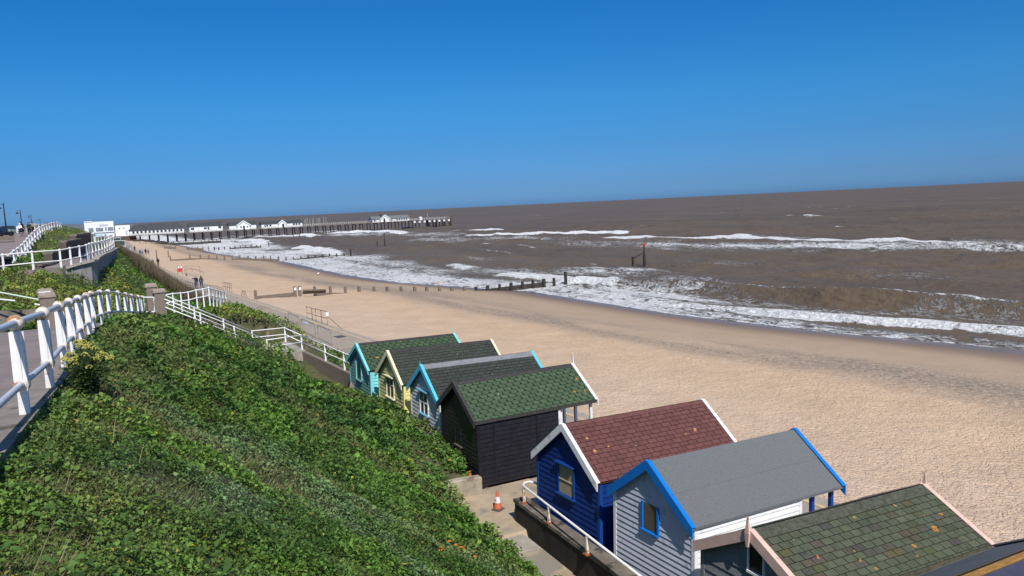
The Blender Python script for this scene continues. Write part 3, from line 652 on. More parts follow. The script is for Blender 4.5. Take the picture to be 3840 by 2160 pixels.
# terrace path above, its railing and concrete wall
TR = [tuple(atd(px, py, d)) for px, py, d in ((-60, 968, 62), (9, 956, 60.8), (119, 945, 60.4), (223, 938, 61.0), (261, 931, 61.8), (296, 925, 63.0), (322, 920, 64.6), (334, 915, 65.8), (345, 912, 68), (358, 909, 70.5), (369, 907, 73.5), (381, 904, 77), (391, 902, 81), (400, 899, 85.5), (409, 896, 90), (415, 893, 94), (420, 891, 98))]
railing("terrace_railing", "white railing along the lower terrace path on top of the curved concrete wall", TR, 1.15, mid=.62, r=.045, m=RAILW, pw=.14, collar=.1)
TR2 = [tuple(atd(px, py, d)) for px, py, d in ((355, 890, 100), (366, 888, 101), (378, 887, 102), (390, 886, 103), (400, 886, 104), (412, 887, 105), (424, 889, 106))]
railing("terrace_railing", "white railing across the far end of the terrace path, before the white cafe", TR2, 1.1, mid=.6, r=.045, m=RAILW, pw=.14, collar=.1)
TR3 = [tuple(atd(px, py, d)) for px, py, d in ((330, 878, 118), (340, 878, 119), (348, 878, 120), (357, 878, 121))]
railing("terrace_railing", "small cream railing section beyond the brown stepped wall", TR3, 1.1, mid=.6, r=.04, m=RAILW, pw=.12, collar=0)
tp = [(p[0] + .12, p[1] - .12, p[2] - 1.17) for p in TR[1:]]
struct(strip("terrace_path", [(x - (3.2 if i > 2 else 1.2), y + 1.2, z - .02) for i, (x, y, z) in enumerate(tp)], [(x - .1, y, z) for x, y, z in tp], ASPH, 3.5))
wp = [tuple(atd(px, py, d)) for px, py, d in ((245, 1001, 60.2), (300, 985, 60.4), (340, 975, 60.7), (358, 972, 61.5), (363, 964, 64.5), (385, 952, 71), (405, 945, 80), (420, 937, 90), (438, 928, 99))]
b = MB()
for a, c in zip(wp, wp[1:]):
    dv = Vector((c[0] - a[0], c[1] - a[1], 0)).normalized(); nx_, ny_ = -dv.y * .3, dv.x * .3
    b.hexa([(a[0], a[1], a[2] - 2.4), (a[0] + nx_, a[1] + ny_, a[2] - 2.4), (c[0] + nx_, c[1] + ny_, c[2] - 2.4), (c[0], c[1], c[2] - 2.4), (a[0], a[1], a[2] - .14), (a[0] + nx_, a[1] + ny_, a[2] - .14), (c[0] + nx_, c[1] + ny_, c[2] - .14), (c[0], c[1], c[2] - .14)][::1])
t = thing("terrace_wall", "curved grey concrete retaining wall streaked with dark stains under the terrace railing", "wall", tuple(wp[3]))
b.build("wall", M("stained_concrete", (.25, .245, .23), .9, .35, .9, .4, 30, stain=(.09, .095, .09), stain_lo=.58, stain_scale=1.6), t)
b = MB()
for a, c in zip(wp, wp[1:]): b.bar((a[0], a[1], a[2] - .07), (c[0], c[1], c[2] - .07), .42, .14)
b.build("coping", CONC, t)
# stepped dark wall climbing behind the terrace
t = thing("stepped_wall", "dark brown rendered wall rising in four steps behind the terrace path", "wall", (-4, 64, 6))
b = MB(); bc = MB()
for (x0, x1, yt, yb, d0, d1) in ((140, 195, 998, 1003, 62, 64), (179, 252, 950, 985, 64, 72), (234, 292, 908, 962, 72, 82), (273, 331, 884, 935, 82, 96)):
    a = atd(x0, yt, d0); c = atd(x1, yt - (x1 - x0) * .13, d1); zb = min(atd(x1, yb, d1)[2], 6.3)
    zt = (a[2] + c[2]) / 2
    b.hexa([(a[0] - .25, a[1], 5.2), (a[0] + .25, a[1], 5.2), (c[0] + .25, c[1], 5.2), (c[0] - .25, c[1], 5.2), (a[0] - .25, a[1], zt), (a[0] + .25, a[1], zt), (c[0] + .25, c[1], zt), (c[0] - .25, c[1], zt)])
    bc.bar((a[0], a[1], zt + .06), (c[0], c[1], zt + .06), .62, .12)
b.build("wall", M("brown_render", (.105, .082, .066), .95, .3, 2, .4, 40), t); bc.build("coping", CONC_OLD, t)
# bench on the terrace and the bin at its left end
p = atd(311, 945, 70); t = thing("bench", "dark slatted bench on the terrace path behind the white railing", "bench", (p[0], p[1], 6.55))
b = MB(); b.box((p[0], p[1], 7.0), (.5, 1.7, .06)); b.build("seat", BLACKM, t)
b = MB(); b.bar((p[0] - .28, p[1] - .85, 7.3), (p[0] - .28, p[1] + .85, 7.3), .06, .4); b.build("backrest", BLACKM, t)
for k in (-.7, .7): b = MB(); b.box((p[0], p[1] + k, 6.77), (.45, .07, .46)); b.build("leg", BLACKM, t)
p = atd(13, 962, 61.6); t = thing("litter_bin", "round black litter bin with flared lid at the left end of the terrace railing", "bin", (p[0], p[1], 6.3))
b = MB(); b.lathe((p[0], p[1], 6.2), [(.36, 0), (.42, .1), (.44, 1.0), (.40, 1.05)], 18); b.build("body", BLACKM, t, True)
b = MB(); b.lathe((p[0], p[1], 7.25), [(.44, 0), (.53, .07), (.52, .16), (.3, .24), (.02, .25)], 18); b.build("lid", BLACKM, t, True)

# upper cliff path with its railing, far left
UR = [tuple(atd(px, py, d)) for px, py, d in ((30, 958, 64), (51, 941, 67.5), (66, 932, 71), (81, 919, 75), (92, 907, 80), (101, 896, 85), (110, 886, 90), (119, 876, 96), (129, 866, 102), (140, 858, 108), (149, 852, 114), (158, 848, 120), (166, 845, 126), (175, 842, 132), (184, 839, 138), (193, 836, 144), (203, 834, 150), (214, 833, 156), (222, 835, 160), (229, 838, 163))]
railing("cliff_railing", "white railing with close tapering posts curving up the edge of the upper cliff path", UR, 1.15, mid=.62, r=.05, m=RAILW, pw=.17, collar=.11)
up_ = [(x - .3, y, z - 1.17) for x, y, z in UR]
struct(strip("upper_cliff_path", [(x - (5.0 if y < 100 else 5.2), y, z - .02) for x, y, z in up_] , [(x + .15, y, z) for x, y, z in up_], ASPH, 3.5))
UR2 = [tuple(atd(px, py, d)) for px, py, d in ((62, 849, 140), (70, 848, 140), (85, 847, 141), (96, 847, 142), (104, 847, 143))]
railing("cliff_railing", "white railing behind the walkers at the top of the upper cliff path", UR2, 1.1, mid=.6, r=.05, m=RAILW, pw=.14, collar=0)
UR3 = [tuple(atd(px, py, d)) for px, py, d in ((129, 841, 148), (143, 841, 149), (158, 841, 150), (176, 840, 151))]
railing("cliff_railing", "white railing section to the right of the walkers on the upper path", UR3, 1.1, mid=.6, r=.05, m=RAILW, pw=.14, collar=0)

# ------------------------------------------------------------------ stepped passage behind the huts, its wall and handrail
t = thing("sunken_steps", "worn concrete steps in the passage between the grass bank and the dark wall", "steps", (9.3, 19.3, 0))
b = MB()
for i in range(11):
    y1 = 19.25 - 1.05 * i; z = .1 - .14 * (i + 1) + .14 * (i == -1)
    b.box((9.25, y1 - .52, z - .4), (1.15, 1.04, .8))
b.build("flight", CONC, t, bevel=.012)
WX = lambda y: 9.96 + (y - 13.4) * .03
t = thing("passage_wall", "low wall with dark stained face and pale coping behind the navy blue hut", "wall", (9.9, 19.9, 0))
b = MB(); b.hexa([(WX(20) - .17, 20.0, -1.8), (WX(20) + .17, 20.0, -1.8), (WX(7) + .17, 7, -2), (WX(7) - .17, 7, -2), (WX(20) - .17, 20.0, .62), (WX(20) + .17, 20.0, .62), (WX(7) + .17, 7, .62), (WX(7) - .17, 7, .62)][::1])
b.build("face", M("dark_concrete", (.030, .026, .022), .9, .5, 2.2, .5, 30, stretch=(1, 1, .3)), t)  # near-black base colour, varied in vertical streaks
b = MB(); b.bar((WX(20.03), 20.03, .67), (WX(7), 7, .67), .40, .10); b.build("coping", M("mossy_coping", (.17, .145, .115), .95, .45, 3, .6, 40, stain=(.06, .05, .04), stain_lo=.55, stain_scale=2.5), t)
t = thing("wall_handrail", "white tube handrail with a bent end on rusty posts along the low passage wall", "handrail", (9.9, 19.5, .7))
hx0 = atz(1962, 1822, 1.2); hx1 = atz(2400, 2160, 1.2); hd = (hx1 - hx0) / np.linalg.norm(hx1 - hx0)
h0 = Vector(hx0); h1 = Vector(hx1) + Vector(hd) * 4.5
b = MB(); b.tube([h1, h0 + Vector(hd) * .2, h0, h0 - Vector(hd) * .12 + Vector((.08, 0, .03)), h0 + Vector((.25, .12, .04)), h0 + Vector((.42, .02, .0)), h0 + Vector((.50, -.08, -.1)), h0 + Vector((.52, -.1, -.42))], .032, 10); b.build("rail", RAILW, t, True)
for k, ((px, py)) in enumerate(((1963, 1830), (2057, 1900), (2200, 2012))):
    p = atz(px, py, 1.18); b = MB(); b.frustum((p[0], p[1]), (.07, .07), (.055, .055), .76, 1.17); b.build("post", RUSTY, t)
    b = MB(); b.box((p[0], p[1], .735), (.17, .17, .03)); b.build("base_plate", M("rust", (.26, .09, .04), .9, .4, 12), t)
for k in (1.9, 3.7):
    p = Vector(hx1) + Vector(hd) * k; b = MB(); b.frustum((p.x, p.y), (.07, .07), (.055, .055), .76, 1.17); b.build("post", RUSTY, t)
# concrete block holding the end of the bank
t = thing("bank_end_wall", "short weathered concrete wall holding the end of the grass bank by the black hut", "wall", (9, 22.5, 0))
b = MB(); b.hexa([(8.7, 22.78, -.4), (10.14, 22.56, -.4), (10.14, 22.86, -.4), (8.7, 23.1, -.4), (8.7, 22.78, .6), (10.14, 22.56, .6), (10.14, 22.86, .6), (8.7, 23.1, .6)]); b.build("block", M("block_concrete", (.37, .32, .24), .9, .35, 2.5, .5, 40, stain=(.18, .14, .1), stain_lo=.6, stain_scale=4), t, bevel=.03)
def cone(label, x, y, z, base=True):
    t = thing("traffic_cone", label, "traffic cone", (x, y, z), "traffic cones")
    if base: b = MB(); b.frustum((x, y), (.33, .33), (.30, .30), z, z + .055, .5); b.build("base", M("cone_rubber", (.09, .075, .07), .9, .3, 8), t, bevel=.02)
    b = MB(); b.lathe((x, y, z + .05), [(q * .8, e * .8) for q, e in ((.165, 0), (.15, .05), (.118, .24), (.075, .47), (.045, .66), (.04, .69))], 16); b.build("body", M("faded_orange_plastic", (.55, .13, .06) if base else (.75, .12, .04), .6, .2, 6), t, True)
    if base:
        b = MB(); b.lathe((x, y, z + .05), [(q * .81, e * .8) for q, e in ((.121, .235), (.122, .25), (.079, .462), (.077, .47))], 16); b.build("sleeve", M("reflective_sleeve", (.72, .72, .75), .5, .1, 6, stain=(.5, .13, .07), stain_lo=.60, stain_scale=8), t, True)
    return t
p = atz(1868, 1912, .02); cone("faded orange cone with a scuffed white sleeve standing on the concrete by the steps", p[0], p[1], .02)
cone("small bright orange cone behind the concrete wall end beside the black hut", 9.9, 23.0, .12, False)

# ------------------------------------------------------------------ beach huts
def paint(name, rgb, k=.82, rough=.55, **kw): c_ = tuple(c * k for c in srgb(*rgb)); return M(name, c_, rough, .10, 2.6, .12, 25, stretch=(1, 1, .45), stain=tuple(q * .72 + .012 for q in c_), stain_lo=.60, stain_scale=4.2, spots=((5, .012, .12, tuple(min(.85, q * .6 + .3) for q in c_)),), **kw)
def roof_pt(u, v, h, side, zr, W, H):
    SL = math.hypot(W, H); return (u, side * (W * v / SL + H * h / SL), zr - H * v / SL + W * h / SL)
def shingles(kind, L, W, H, zr, col, seed, tw=.29, ex=.15, jit=.12, u0=.06, mix=None, only=0):
    """felt shingles laid in courses on both slopes: each a thin tile with a dark cut edge"""
    rnd = random.Random(seed); b = MB(); SL = math.hypot(W, H); gap = .008 if kind == 'square' else .012
    for side in (-1, 1):
        r = 0; v = .10
        if only and side != only: continue
        while v < SL - .02:
            off = (r % 2) * tw * .5 + rnd.uniform(-.01, .01); u = u0 - tw + off
            while u < L - u0:
                a0, a1 = max(u + gap, u0), min(u + tw - gap, L - u0)
                if a1 - a0 > .03:
                    k = 1 + rnd.uniform(-jit, jit); c = tuple(q * k for q in col)
                    if mix and rnd.random() < mix[0]: c = tuple(q * k * (1 + rnd.uniform(-.2, .2)) for q in mix[1])
                    v1 = min(v + ex, SL + .01); hb = .030 + rnd.uniform(-.002, .003); ht = .010
                    if kind == 'square': P = [(a0, v - .01, ht), (a1, v - .01, ht), (a1, v1 - .004, hb), (a0, v1 - .004, hb)]
                    else:
                        m = (a0 + a1) / 2; hw_ = (a1 - a0) / 2; P = [(a0, v - .01, ht), (a1, v - .01, ht)]
                        for q in (0, .25, .5, .75, 1.0):
                            ang = math.pi * q; P.append((m + hw_ * math.cos(ang), min(v + ex * .55 + ex * .62 * math.sin(ang) ** .8, SL + .01), hb))
                    pts = [roof_pt(uu, vv, hh, side, zr, W, H) for uu, vv, hh in P]; n = len(pts)
                    low = [roof_pt(uu, vv, .004, side, zr, W, H) for uu, vv, hh in P]
                    b.cur = c; b.add(pts, [tuple(range(n)) if side < 0 else tuple(range(n))[::-1]])
                    b.cur = tuple(q * .08 for q in col); b.add(pts + low, [(i, (i + 1) % n, n + (i + 1) % n, n + i) for i in range(1, n)])
                u += tw
            v += ex; r += 1
    return b
def boards(b, x, hw, z0, zr, W, H, ex, rnd, outward=-1, ztop=None):
    z = z0; zc = ztop if ztop else zr - .09
    lim = lambda q: max(.0, min(hw, (zr - .06 - q) * W / H))
    while z < zc - .01:
        z1 = min(z + ex, zc); a, c = lim(z), lim(z1); k = 1 + rnd.uniform(-.05, .05); b.cur = (k, k, k)
        xo, xt = x + outward * .032, x + outward * .006
        if a > .02: b.hexa([(xo, -a, z + .004), (x + .02, -a, z + .004), (x + .02, a, z + .004), (xo, a, z + .004), (xt, -c, z1), (x + .02, -c, z1), (x + .02, c, z1), (xt, c, z1)])
        z = z1
    b.cur = (1, 1, 1)
def side_boards(b, s, y, x0, x1, z0, z1, ex, rnd):
    z = z0
    while z < z1 - .01:
        zt = min(z + ex, z1); yo, yt = y + s * .032, y + s * .006; k = 1 + rnd.uniform(-.05, .05); b.cur = (k, k, k)
        b.hexa([(x0, yo, z + .004), (x1, yo, z + .004), (x1, y - s * .02, z + .004), (x0, y - s * .02, z + .004), (x0, yt, zt), (x1, yt, zt), (x1, y - s * .02, zt), (x0, y - s * .02, zt)])
        z = zt
    b.cur = (1, 1, 1)
def hut(label, RB, yaw, tilt, L, W, H, zr, back, side, barge, roof, corner=None, front_barge=None, floor=.38, porch=1.35, win=None, posts=(), post_m=None, ridge=None, ex=.15, seed=1, ridge_w=.13, finial=None, barge_d=.17, scallop=False, eave=None, corner_back=None, hang=.14, batten=None, floor_m=None, side_battens=()):
    rnd = random.Random(seed); rot = Matrix.Rotation(yaw, 3, 'Z') @ Matrix.Rotation(-tilt, 3, 'Y')
    org = Vector(RB) - rot @ Vector((0, 0, zr))
    t = thing("beach_hut", label, "beach hut", org, "timber beach huts", (0, -tilt, yaw))
    hw = W - .065; xb = hang; xe = L - porch; SL = math.hypot(W, H); zs = zr - .055 - H * hw / W
    b = MB(); boards(b, xb, hw, floor, zr, W, H, ex, rnd); bw = b.build("back_wall", back, t)
    for s, nm in ((-1, "side_wall"), (1, "side_wall")):
        b = MB(); side_boards(b, s, s * hw, xb - .01, xe, floor, zs, ex, rnd); b.build(nm, side, t)
    b = MB(); boards(b, xe, hw, floor, zr, W, H, .3, rnd, 1); b.box((xe + .03, 0, floor + .95), (.05, .8, 1.9)); b.build("front_wall", side, t)
    cm = corner or side; cb = corner_back or cm
    for s in (-1, 1):
        b = MB(); zm = (floor + zs) / 2; ya, yb, yc = sorted((s * (hw - .065), s * (hw + .0), s * (hw + .037)))[0], 0, 0
        b.box((xb - .02, s * (hw - .014), zm), (.03, .102, zs - floor)); b.box((xb + .030, s * (hw + .0215), zm), (.07, .031, zs - floor)); b.build("corner_trim", cb, t)
        b = MB(); b.box((xe - .03, s * (hw + .022), zm), (.09, .03, zs - floor)); b.build("corner_trim", front_barge or cm, t)
    b = MB(); b.box(((xb + L - .12) / 2, 0, floor - .06), (L - .12 - xb, 2 * hw, .12)); b.build("floor", floor_m or WOOD, t)
    for q in side_battens:
        for s in (-1, 1): b = MB(); b.box((q, s * (hw + .03), (floor + zs) / 2), (.05, .035, zs - floor)); b.build("batten", side, t)
    for q in (xb + .25, xe - .2):
        for s in (-1, 1): b = MB(); b.box((q, s * (hw - .15), floor / 2 - .15), (.14, .14, floor + .2)); b.build("stilt", WOOD, t)
    # roof: deck, covering, ridge, barge boards
    b = MB()
    for s in (-1, 1):
        top = [roof_pt(u, v, 0, s, zr, W, H) for u, v in ((.01, 0), (L - .01, 0), (L - .01, SL), (.01, SL))]; bot = [(x, y, z - .045) for x, y, z in top]
        b.hexa(bot + top if s < 0 else [bot[1], bot[0], bot[3], bot[2], top[1], top[0], top[3], top[2]])
    deck = b.build("roof", roof['deck'], t)
    if roof.get('kind') == 'felt':
        for s in (-1, 1):
            b = MB()
            for v0, v1, h in ((0, SL * .52, .012), (SL * .5, SL + .02, .005)):
                P = [roof_pt(u, v, hh, s, zr, W, H) for u, v, hh in ((.06, v0, h), (L - .06, v0, h), (L - .06, v1, h), (.06, v1, h))]; Q = [roof_pt(u, v, h - .01, s, zr, W, H) for u, v in ((.06, v0), (L - .06, v0), (L - .06, v1), (.06, v1))]
                b.add(P + Q, [(0, 1, 2, 3) if s < 0 else (3, 2, 1, 0), (1, 0, 4, 5), (2, 1, 5, 6), (3, 2, 6, 7)])
            P0 = roof_pt(.03, SL, 0, s, zr, W, H); P1 = roof_pt(L - .03, SL, 0, s, zr, W, H); b.bar((P0[0], P0[1] + s * .008, P0[2] - .03), (P1[0], P1[1] + s * .008, P1[2] - .02), .016, .055)
            b.build("roof_felt", roof['m'] if s < 0 else roof.get('m2', roof['m']), deck)
    else:
        for sd in (-1, 1): shingles(roof['kind'], L, W, H, zr, roof['col'], seed, roof.get('tw', .29), roof.get('ex', .15), roof.get('jit', .12), mix=roof.get('mix'), only=sd).build("shingles", roof['m'], deck)
    if ridge:
        b = MB()
        for s in (-1, 1):
            P = [roof_pt(u, v, h, s, zr, W, H) for u, v, h in ((.02, 0, .035), (L - .02, 0, .035), (L - .02, ridge_w, .032), (.02, ridge_w, .032))]; Q = [roof_pt(u, v, .006, s, zr, W, H) for u, v in ((.02, 0), (L - .02, 0), (L - .02, ridge_w), (.02, ridge_w))]
            b.add(P + Q, [(0, 1, 2, 3) if s < 0 else (3, 2, 1, 0), (3, 2, 6, 7), (0, 3, 7, 4), (2, 1, 5, 6)])
        b.build("ridge_cap", ridge, deck)
    if batten:
        for s in (-1, 1):
            p = [roof_pt(u, .25, .02, s, zr, W, H) for u in (.05, L - .05)]; b = MB(); b.bar(p[0], p[1], .13, .05, (0, s * H / SL, W / SL)); b.build("ridge_batten", batten, deck)
    if eave:
        for s in (-1, 1):
            b = MB(); P0 = roof_pt(.03, SL, 0, s, zr, W, H); P1 = roof_pt(L - .03, SL, 0, s, zr, W, H); b.bar((P0[0], P0[1] + s * .012, P0[2] - .045), (P1[0], P1[1] + s * .012, P1[2] - .045), .03, .11); b.build("eave_board", eave, deck)
    for x0, x1, m in ((-.035, 0.0, barge), (L, L + .035, front_barge or barge)):
        for s in (-1, 1):
            b = MB(); A = [roof_pt(x0, 0, .04, s, zr, W, H), roof_pt(x0, SL + .03, .04, s, zr, W, H), roof_pt(x1, SL + .03, .04, s, zr, W, H), roof_pt(x1, 0, .04, s, zr, W, H)]
            A[0] = (x0, 0, zr + .045); A[3] = (x1, 0, zr + .045); Bm = [(x, y, z - barge_d - .04) for x, y, z in A]
            b.hexa(Bm + A if s > 0 else [Bm[3], Bm[2], Bm[1], Bm[0], A[3], A[2], A[1], A[0]])
            u0, u1 = (-.035, .075) if x0 < 1 else (L - .075, L + .035)
            P = [roof_pt(u, v, h, s, zr, W, H) for h in (.028, .052) for u, v in ((u0, .0), (u1, .0), (u1, SL + .03), (u0, SL + .03))]
            b.hexa(P if s > 0 else [P[1], P[0], P[3], P[2], P[5], P[4], P[7], P[6]])
            if scallop and x0 < 1:
                k = 0
                while k * .17 < SL - .1:
                    c = roof_pt(x0 + .05, .09 + k * .17, 0, s, zr, W, H); b.ball((c[0] + .03, c[1], c[2] - barge_d - .05), .075, 8, 6, .15, 1, .8); k += 1
            b.build("barge_board", m, t, bevel=.004)
    if finial:
        for x, fm, h in finial:
            b = MB(); b.frustum((x, 0), (.045, .10), (.012, .03), zr - .02, zr + h)
            if h > .25: b.frustum((x, 0), (.03, .05), (.05, .11), zr - .28, zr - .02)
            b.build("finial", fm, t)
    if win:
        y0, y1, z0, z1 = win['r']; fm = win['frame']; x = xb - .03; f = MB()
        fw = win.get('fw', .05)
        f.box((x, y0, (z0 + z1) / 2), (.07, fw, z1 - z0)); f.box((x, y1, (z0 + z1) / 2), (.07, fw, z1 - z0))
        fr = f.build("window_frame", fm, t)
        g = MB(); g.box((x + .012, (y0 + y1) / 2, (z0 + z1) / 2), (.03, y1 - y0 - fw, z1 - z0 - .02)); g.build("pane", win['pane'], fr)
        o = win.get('over', .07)
        if win.get('hood', True): g = MB(); g.bar((x - .055, y0 - o, z1 + .03), (x - .055, y1 + o, z1 + .03), .13, .035); g.build("window_hood", win.get('sill', fm), fr)
        g = MB(); g.bar((x - .035, y0 - o, z0 - .02), (x - .035, y1 + o, z0 - .02), win.get('sd', .12), .04); g.build("sill", win.get('sill', fm), fr)
        if win.get('bars'):
            g = MB()
            for q in win['bars']:
                if q[0] == 'v': g.box((x - .012, y0 + (y1 - y0) * q[1], (z0 + z1) / 2), (.03, .03, z1 - z0 - .02))
                else: g.box((x - .012, (y0 + y1) / 2, z0 + (z1 - z0) * q[1]), (.03, y1 - y0 - fw, .03))
            g.build("glazing_bars", win.get('barm', fm), fr)
    for x, y in posts:
        ze = zr - .1 - H * abs(y) / W; b = MB(); b.box((x, y, (floor + ze) / 2), (.09, .09, ze - floor)); b.build("porch_post", (post_m if x > xe - .6 else post_m), t)
    return t

AQUA = paint("aqua_paint", (140, 230, 236)); AQUA_SHADE = paint("aqua_paint_shaded", (120, 162, 162)); CREAM = paint("cream_paint", (250, 240, 200)); YEL_SHADE = paint("yellow_paint_shaded", (218, 210, 150)); YEL = paint("yellow_paint", (246, 232, 150)); TURQ = paint("turquoise_paint", (96, 208, 240))  # back-wall shade put into darker copies of the aqua and yellow paints
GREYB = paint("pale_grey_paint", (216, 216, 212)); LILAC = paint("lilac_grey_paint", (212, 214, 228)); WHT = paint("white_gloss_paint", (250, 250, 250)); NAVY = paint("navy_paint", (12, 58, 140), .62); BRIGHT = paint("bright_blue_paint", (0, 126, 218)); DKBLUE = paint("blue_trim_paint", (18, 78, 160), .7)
BLK = M("black_tarred_boards", (.017, .016, .021), .36, .35, 4, .3, 30); BLKT = M("black_felt_edge", (.05, .048, .046), .95, .6, 14, .8, 60)
PINK = M("flaking_pink_paint", (.70, .47, .39), .7, .12, 4, .2, 30, stain=(.3, .22, .18), stain_lo=.66, stain_scale=10)
WGREY = M("weathered_grey_boards", (.20, .21, .215), .8, .25, 3, .4, 20, stain=(.45, .46, .46), stain_lo=.66, stain_scale=14, stretch=(1, 1, 3))
BLIND = M("beige_blind", (.36, .29, .19), .8, .08, 3); BLIND2 = M("dim_blind", (.12, .095, .065), .5, .15, 3)
SH_GREEN = M("green_shingle", (.95, .95, .95), .95, .18, 5, .5, 160, attr="Col", spots=((2.0, .055, .5, (.45, .20, .035)), (4.5, .018, .2, (.6, .6, .55))))
SH_DARK = M("dark_shingle", (.95, .95, .95), .95, .12, 4, .5, 160, attr="Col", spots=((6, .016, .16, (.55, .55, .5)),))
SH_RED = M("red_shingle", (.95, .95, .95), .95, .16, 5, .5, 160, attr="Col", spots=((2.6, .042, .55, (.55, .29, .10)), (4, .018, .22, (.6, .57, .5))))
SH_MOSS = M("mossy_shingle", (.95, .95, .95), .95, .35, 7, .6, 120, attr="Col", stain=(.03, .032, .022), stain_lo=.66, stain_scale=6, spots=((2.4, .058, .7, (.50, .22, .045)), (4.3, .028, .35, (.42, .24, .08)), (4, .03, .06, (.7, .7, .66))))
FELT = M("grey_roof_felt", (.165, .175, .18), .95, .45, 45, .9, 130, stain=(.15, .16, .165), stain_lo=.5, stain_scale=120, spots=((2.2, .03, .10, (.7, .7, .68)), (5, .014, .12, (.55, .55, .52))))
NFELT = M("navy_roof_felt", (.045, .05, .085), .9, .2, 3, .4, 120)
DECK = M("roof_underlay", (.02, .02, .018), .95, .3, 6); RGREY = M("grey_ridge_felt", (.20, .205, .22), .9, .2, 6, .3, 80)
FASC = M("grey_fascia", (.12, .13, .13), .8, .15, 3); BWOOD = M("bare_brown_wood", (.26, .135, .035), .8, .45, 3, .5, 20, stretch=(2, 14, 14))
g_fish = (.060, .098, .052)
hut("aqua beach hut with scalloped bargeboards and a green fish-scale roof, farthest of the row", (9.99, 35.85, 3.16), .006, -.020, 5.02, 1.72, 1.0, 3.16, AQUA_SHADE, AQUA, AQUA, dict(kind='scale', deck=DECK, m=SH_GREEN, col=g_fish, tw=.31, ex=.19), floor=.45,
    win=dict(r=(-.34, .5, 1.45, 2.27), frame=AQUA, pane=DARKGLASS, hood=False, over=.0, fw=.1, sill=AQUA_SHADE), ridge=BLKT, seed=11, scallop=True, barge_d=.13)
hut("pale yellow beach hut with cream bargeboards and a dark square-shingled roof", (10.16, 31.75, 3.4), .021, -.029, 4.98, 1.60, 1.187, 3.4, YEL_SHADE, YEL, CREAM, dict(kind='square', deck=DECK, m=SH_DARK, col=(.050, .058, .046), tw=.33, ex=.16), floor=.4,
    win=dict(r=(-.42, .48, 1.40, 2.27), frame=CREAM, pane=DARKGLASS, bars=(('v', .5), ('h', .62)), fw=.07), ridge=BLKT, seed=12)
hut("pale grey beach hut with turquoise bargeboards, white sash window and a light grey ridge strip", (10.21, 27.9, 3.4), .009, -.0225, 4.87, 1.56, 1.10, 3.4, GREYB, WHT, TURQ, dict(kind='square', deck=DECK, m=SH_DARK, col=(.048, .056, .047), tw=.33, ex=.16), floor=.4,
    win=dict(r=(-.38, .45, 1.5, 2.37), frame=WHT, pane=DARKGLASS, bars=(('v', .5), ('h', .5)), sill=paint("soft_blue_paint", (120, 190, 225)), fw=.07), ridge=RGREY, ridge_w=.26, seed=13, finial=((-.02, TURQ, .14), (4.87, TURQ, .1)))
hut("black boarded beach hut with a green fish-scale roof and white porch posts", (10.04, 24.34, 3.4), .009, -.001, 4.78, 1.54, 1.026, 3.4, BLK, BLK, BLKT, dict(kind='scale', deck=DECK, m=SH_GREEN, col=(.070, .115, .060), tw=.285, ex=.165), corner_back=BLK, front_barge=WHT, floor=.26, floor_m=BLK, side_battens=(.72, 2.35), porch=1.5,
    win=dict(r=(-.2, .3, 1.2, 1.75), frame=BLK, pane=BLK, hood=False, sd=.05, over=.06, sill=WOOD), ridge=BLKT, ridge_w=.17, seed=14, finial=((4.80, WHT, .42),), eave=BLKT, posts=((4.62, -1.36), (4.62, 1.36), (3.36, -1.385), (4.62, -.35), (4.62, .45)), post_m=WHT)
hut("navy blue beach hut with white bargeboards and a brown red shingle roof", (10.38, 17.73, 3.4), .0415, -.032, 5.04, 1.55, 1.157, 3.4, NAVY, NAVY, WHT, dict(kind='square', deck=M("red_underlay", (.05, .016, .014), .95, .2, 6), m=SH_RED, col=(.155, .062, .056), tw=.31, ex=.145), corner=DKBLUE, floor=.3,
    win=dict(r=(-.38, .35, 1.45, 2.28), frame=DKBLUE, pane=BLIND, bars=(('h', .48),), barm=M("pale_bar", (.45, .38, .26), .7, .1, 4)), ridge=M("red_ridge_shingle", (.14, .058, .052), .95, .3, 8, .5, 120), seed=15)
hut("lilac grey beach hut with bright blue bargeboards and posts and a smooth grey felt roof", (10.40, 14.04, 3.4), .036, -.028, 4.81, 1.46, 1.052, 3.4, LILAC, WHT, BRIGHT, dict(kind='felt', deck=DECK, m=FELT), floor=.28, porch=1.42,
    win=dict(r=(-.25, .31, 1.74, 2.38), frame=BRIGHT, pane=BLIND2, hood=False, over=.02, fw=.06, sd=.08), seed=16, ex=.135, posts=((4.62, -1.25), (4.62, 1.25), (3.95, -1.25)), post_m=DKBLUE, barge_d=.2)
hut("weathered grey beach hut with pink bargeboards and a mossy lichen-spotted shingle roof", (9.61, 10.04, 3.4), .0105, -.039, 4.80, 1.41, .738, 3.4, WGREY, WHT, PINK, dict(kind='square', deck=BLKT, m=SH_MOSS, col=(.105, .120, .075), tw=.255, ex=.145, jit=.13, mix=(.22, (.108, .104, .066))), corner=WGREY, floor=.28, porch=1.3,
    win=dict(r=(-.25, .12, 2.64, 3.06), frame=WHT, pane=M("black_opening", (.008, .008, .01), .3, .2, 3), hood=False, over=.0, fw=.03, sd=.06), ridge=M("mossy_ridge", (.075, .078, .055), .95, .55, 12, .8, 60), ridge_w=.24, seed=17, finial=((-.05, PINK, .27), (4.82, PINK, .27)), eave=M("rotten_eave", (.085, .08, .055), .95, .5, 9, .6, 40), posts=((4.6, -1.2), (4.6, 1.2), (3.6, -1.2)), post_m=BLK, ex=.19)
hut("beach hut in the photo's bottom right corner with navy felt roof and brown wood strip", (8.6, 7.12, 3.4), .0, -.01, 5.6, 1.35, .78, 3.4, WGREY, WHT, FASC, dict(kind='felt', deck=DECK, m=NFELT, m2=FASC), floor=.28, ridge=BWOOD, ridge_w=.10, seed=18)

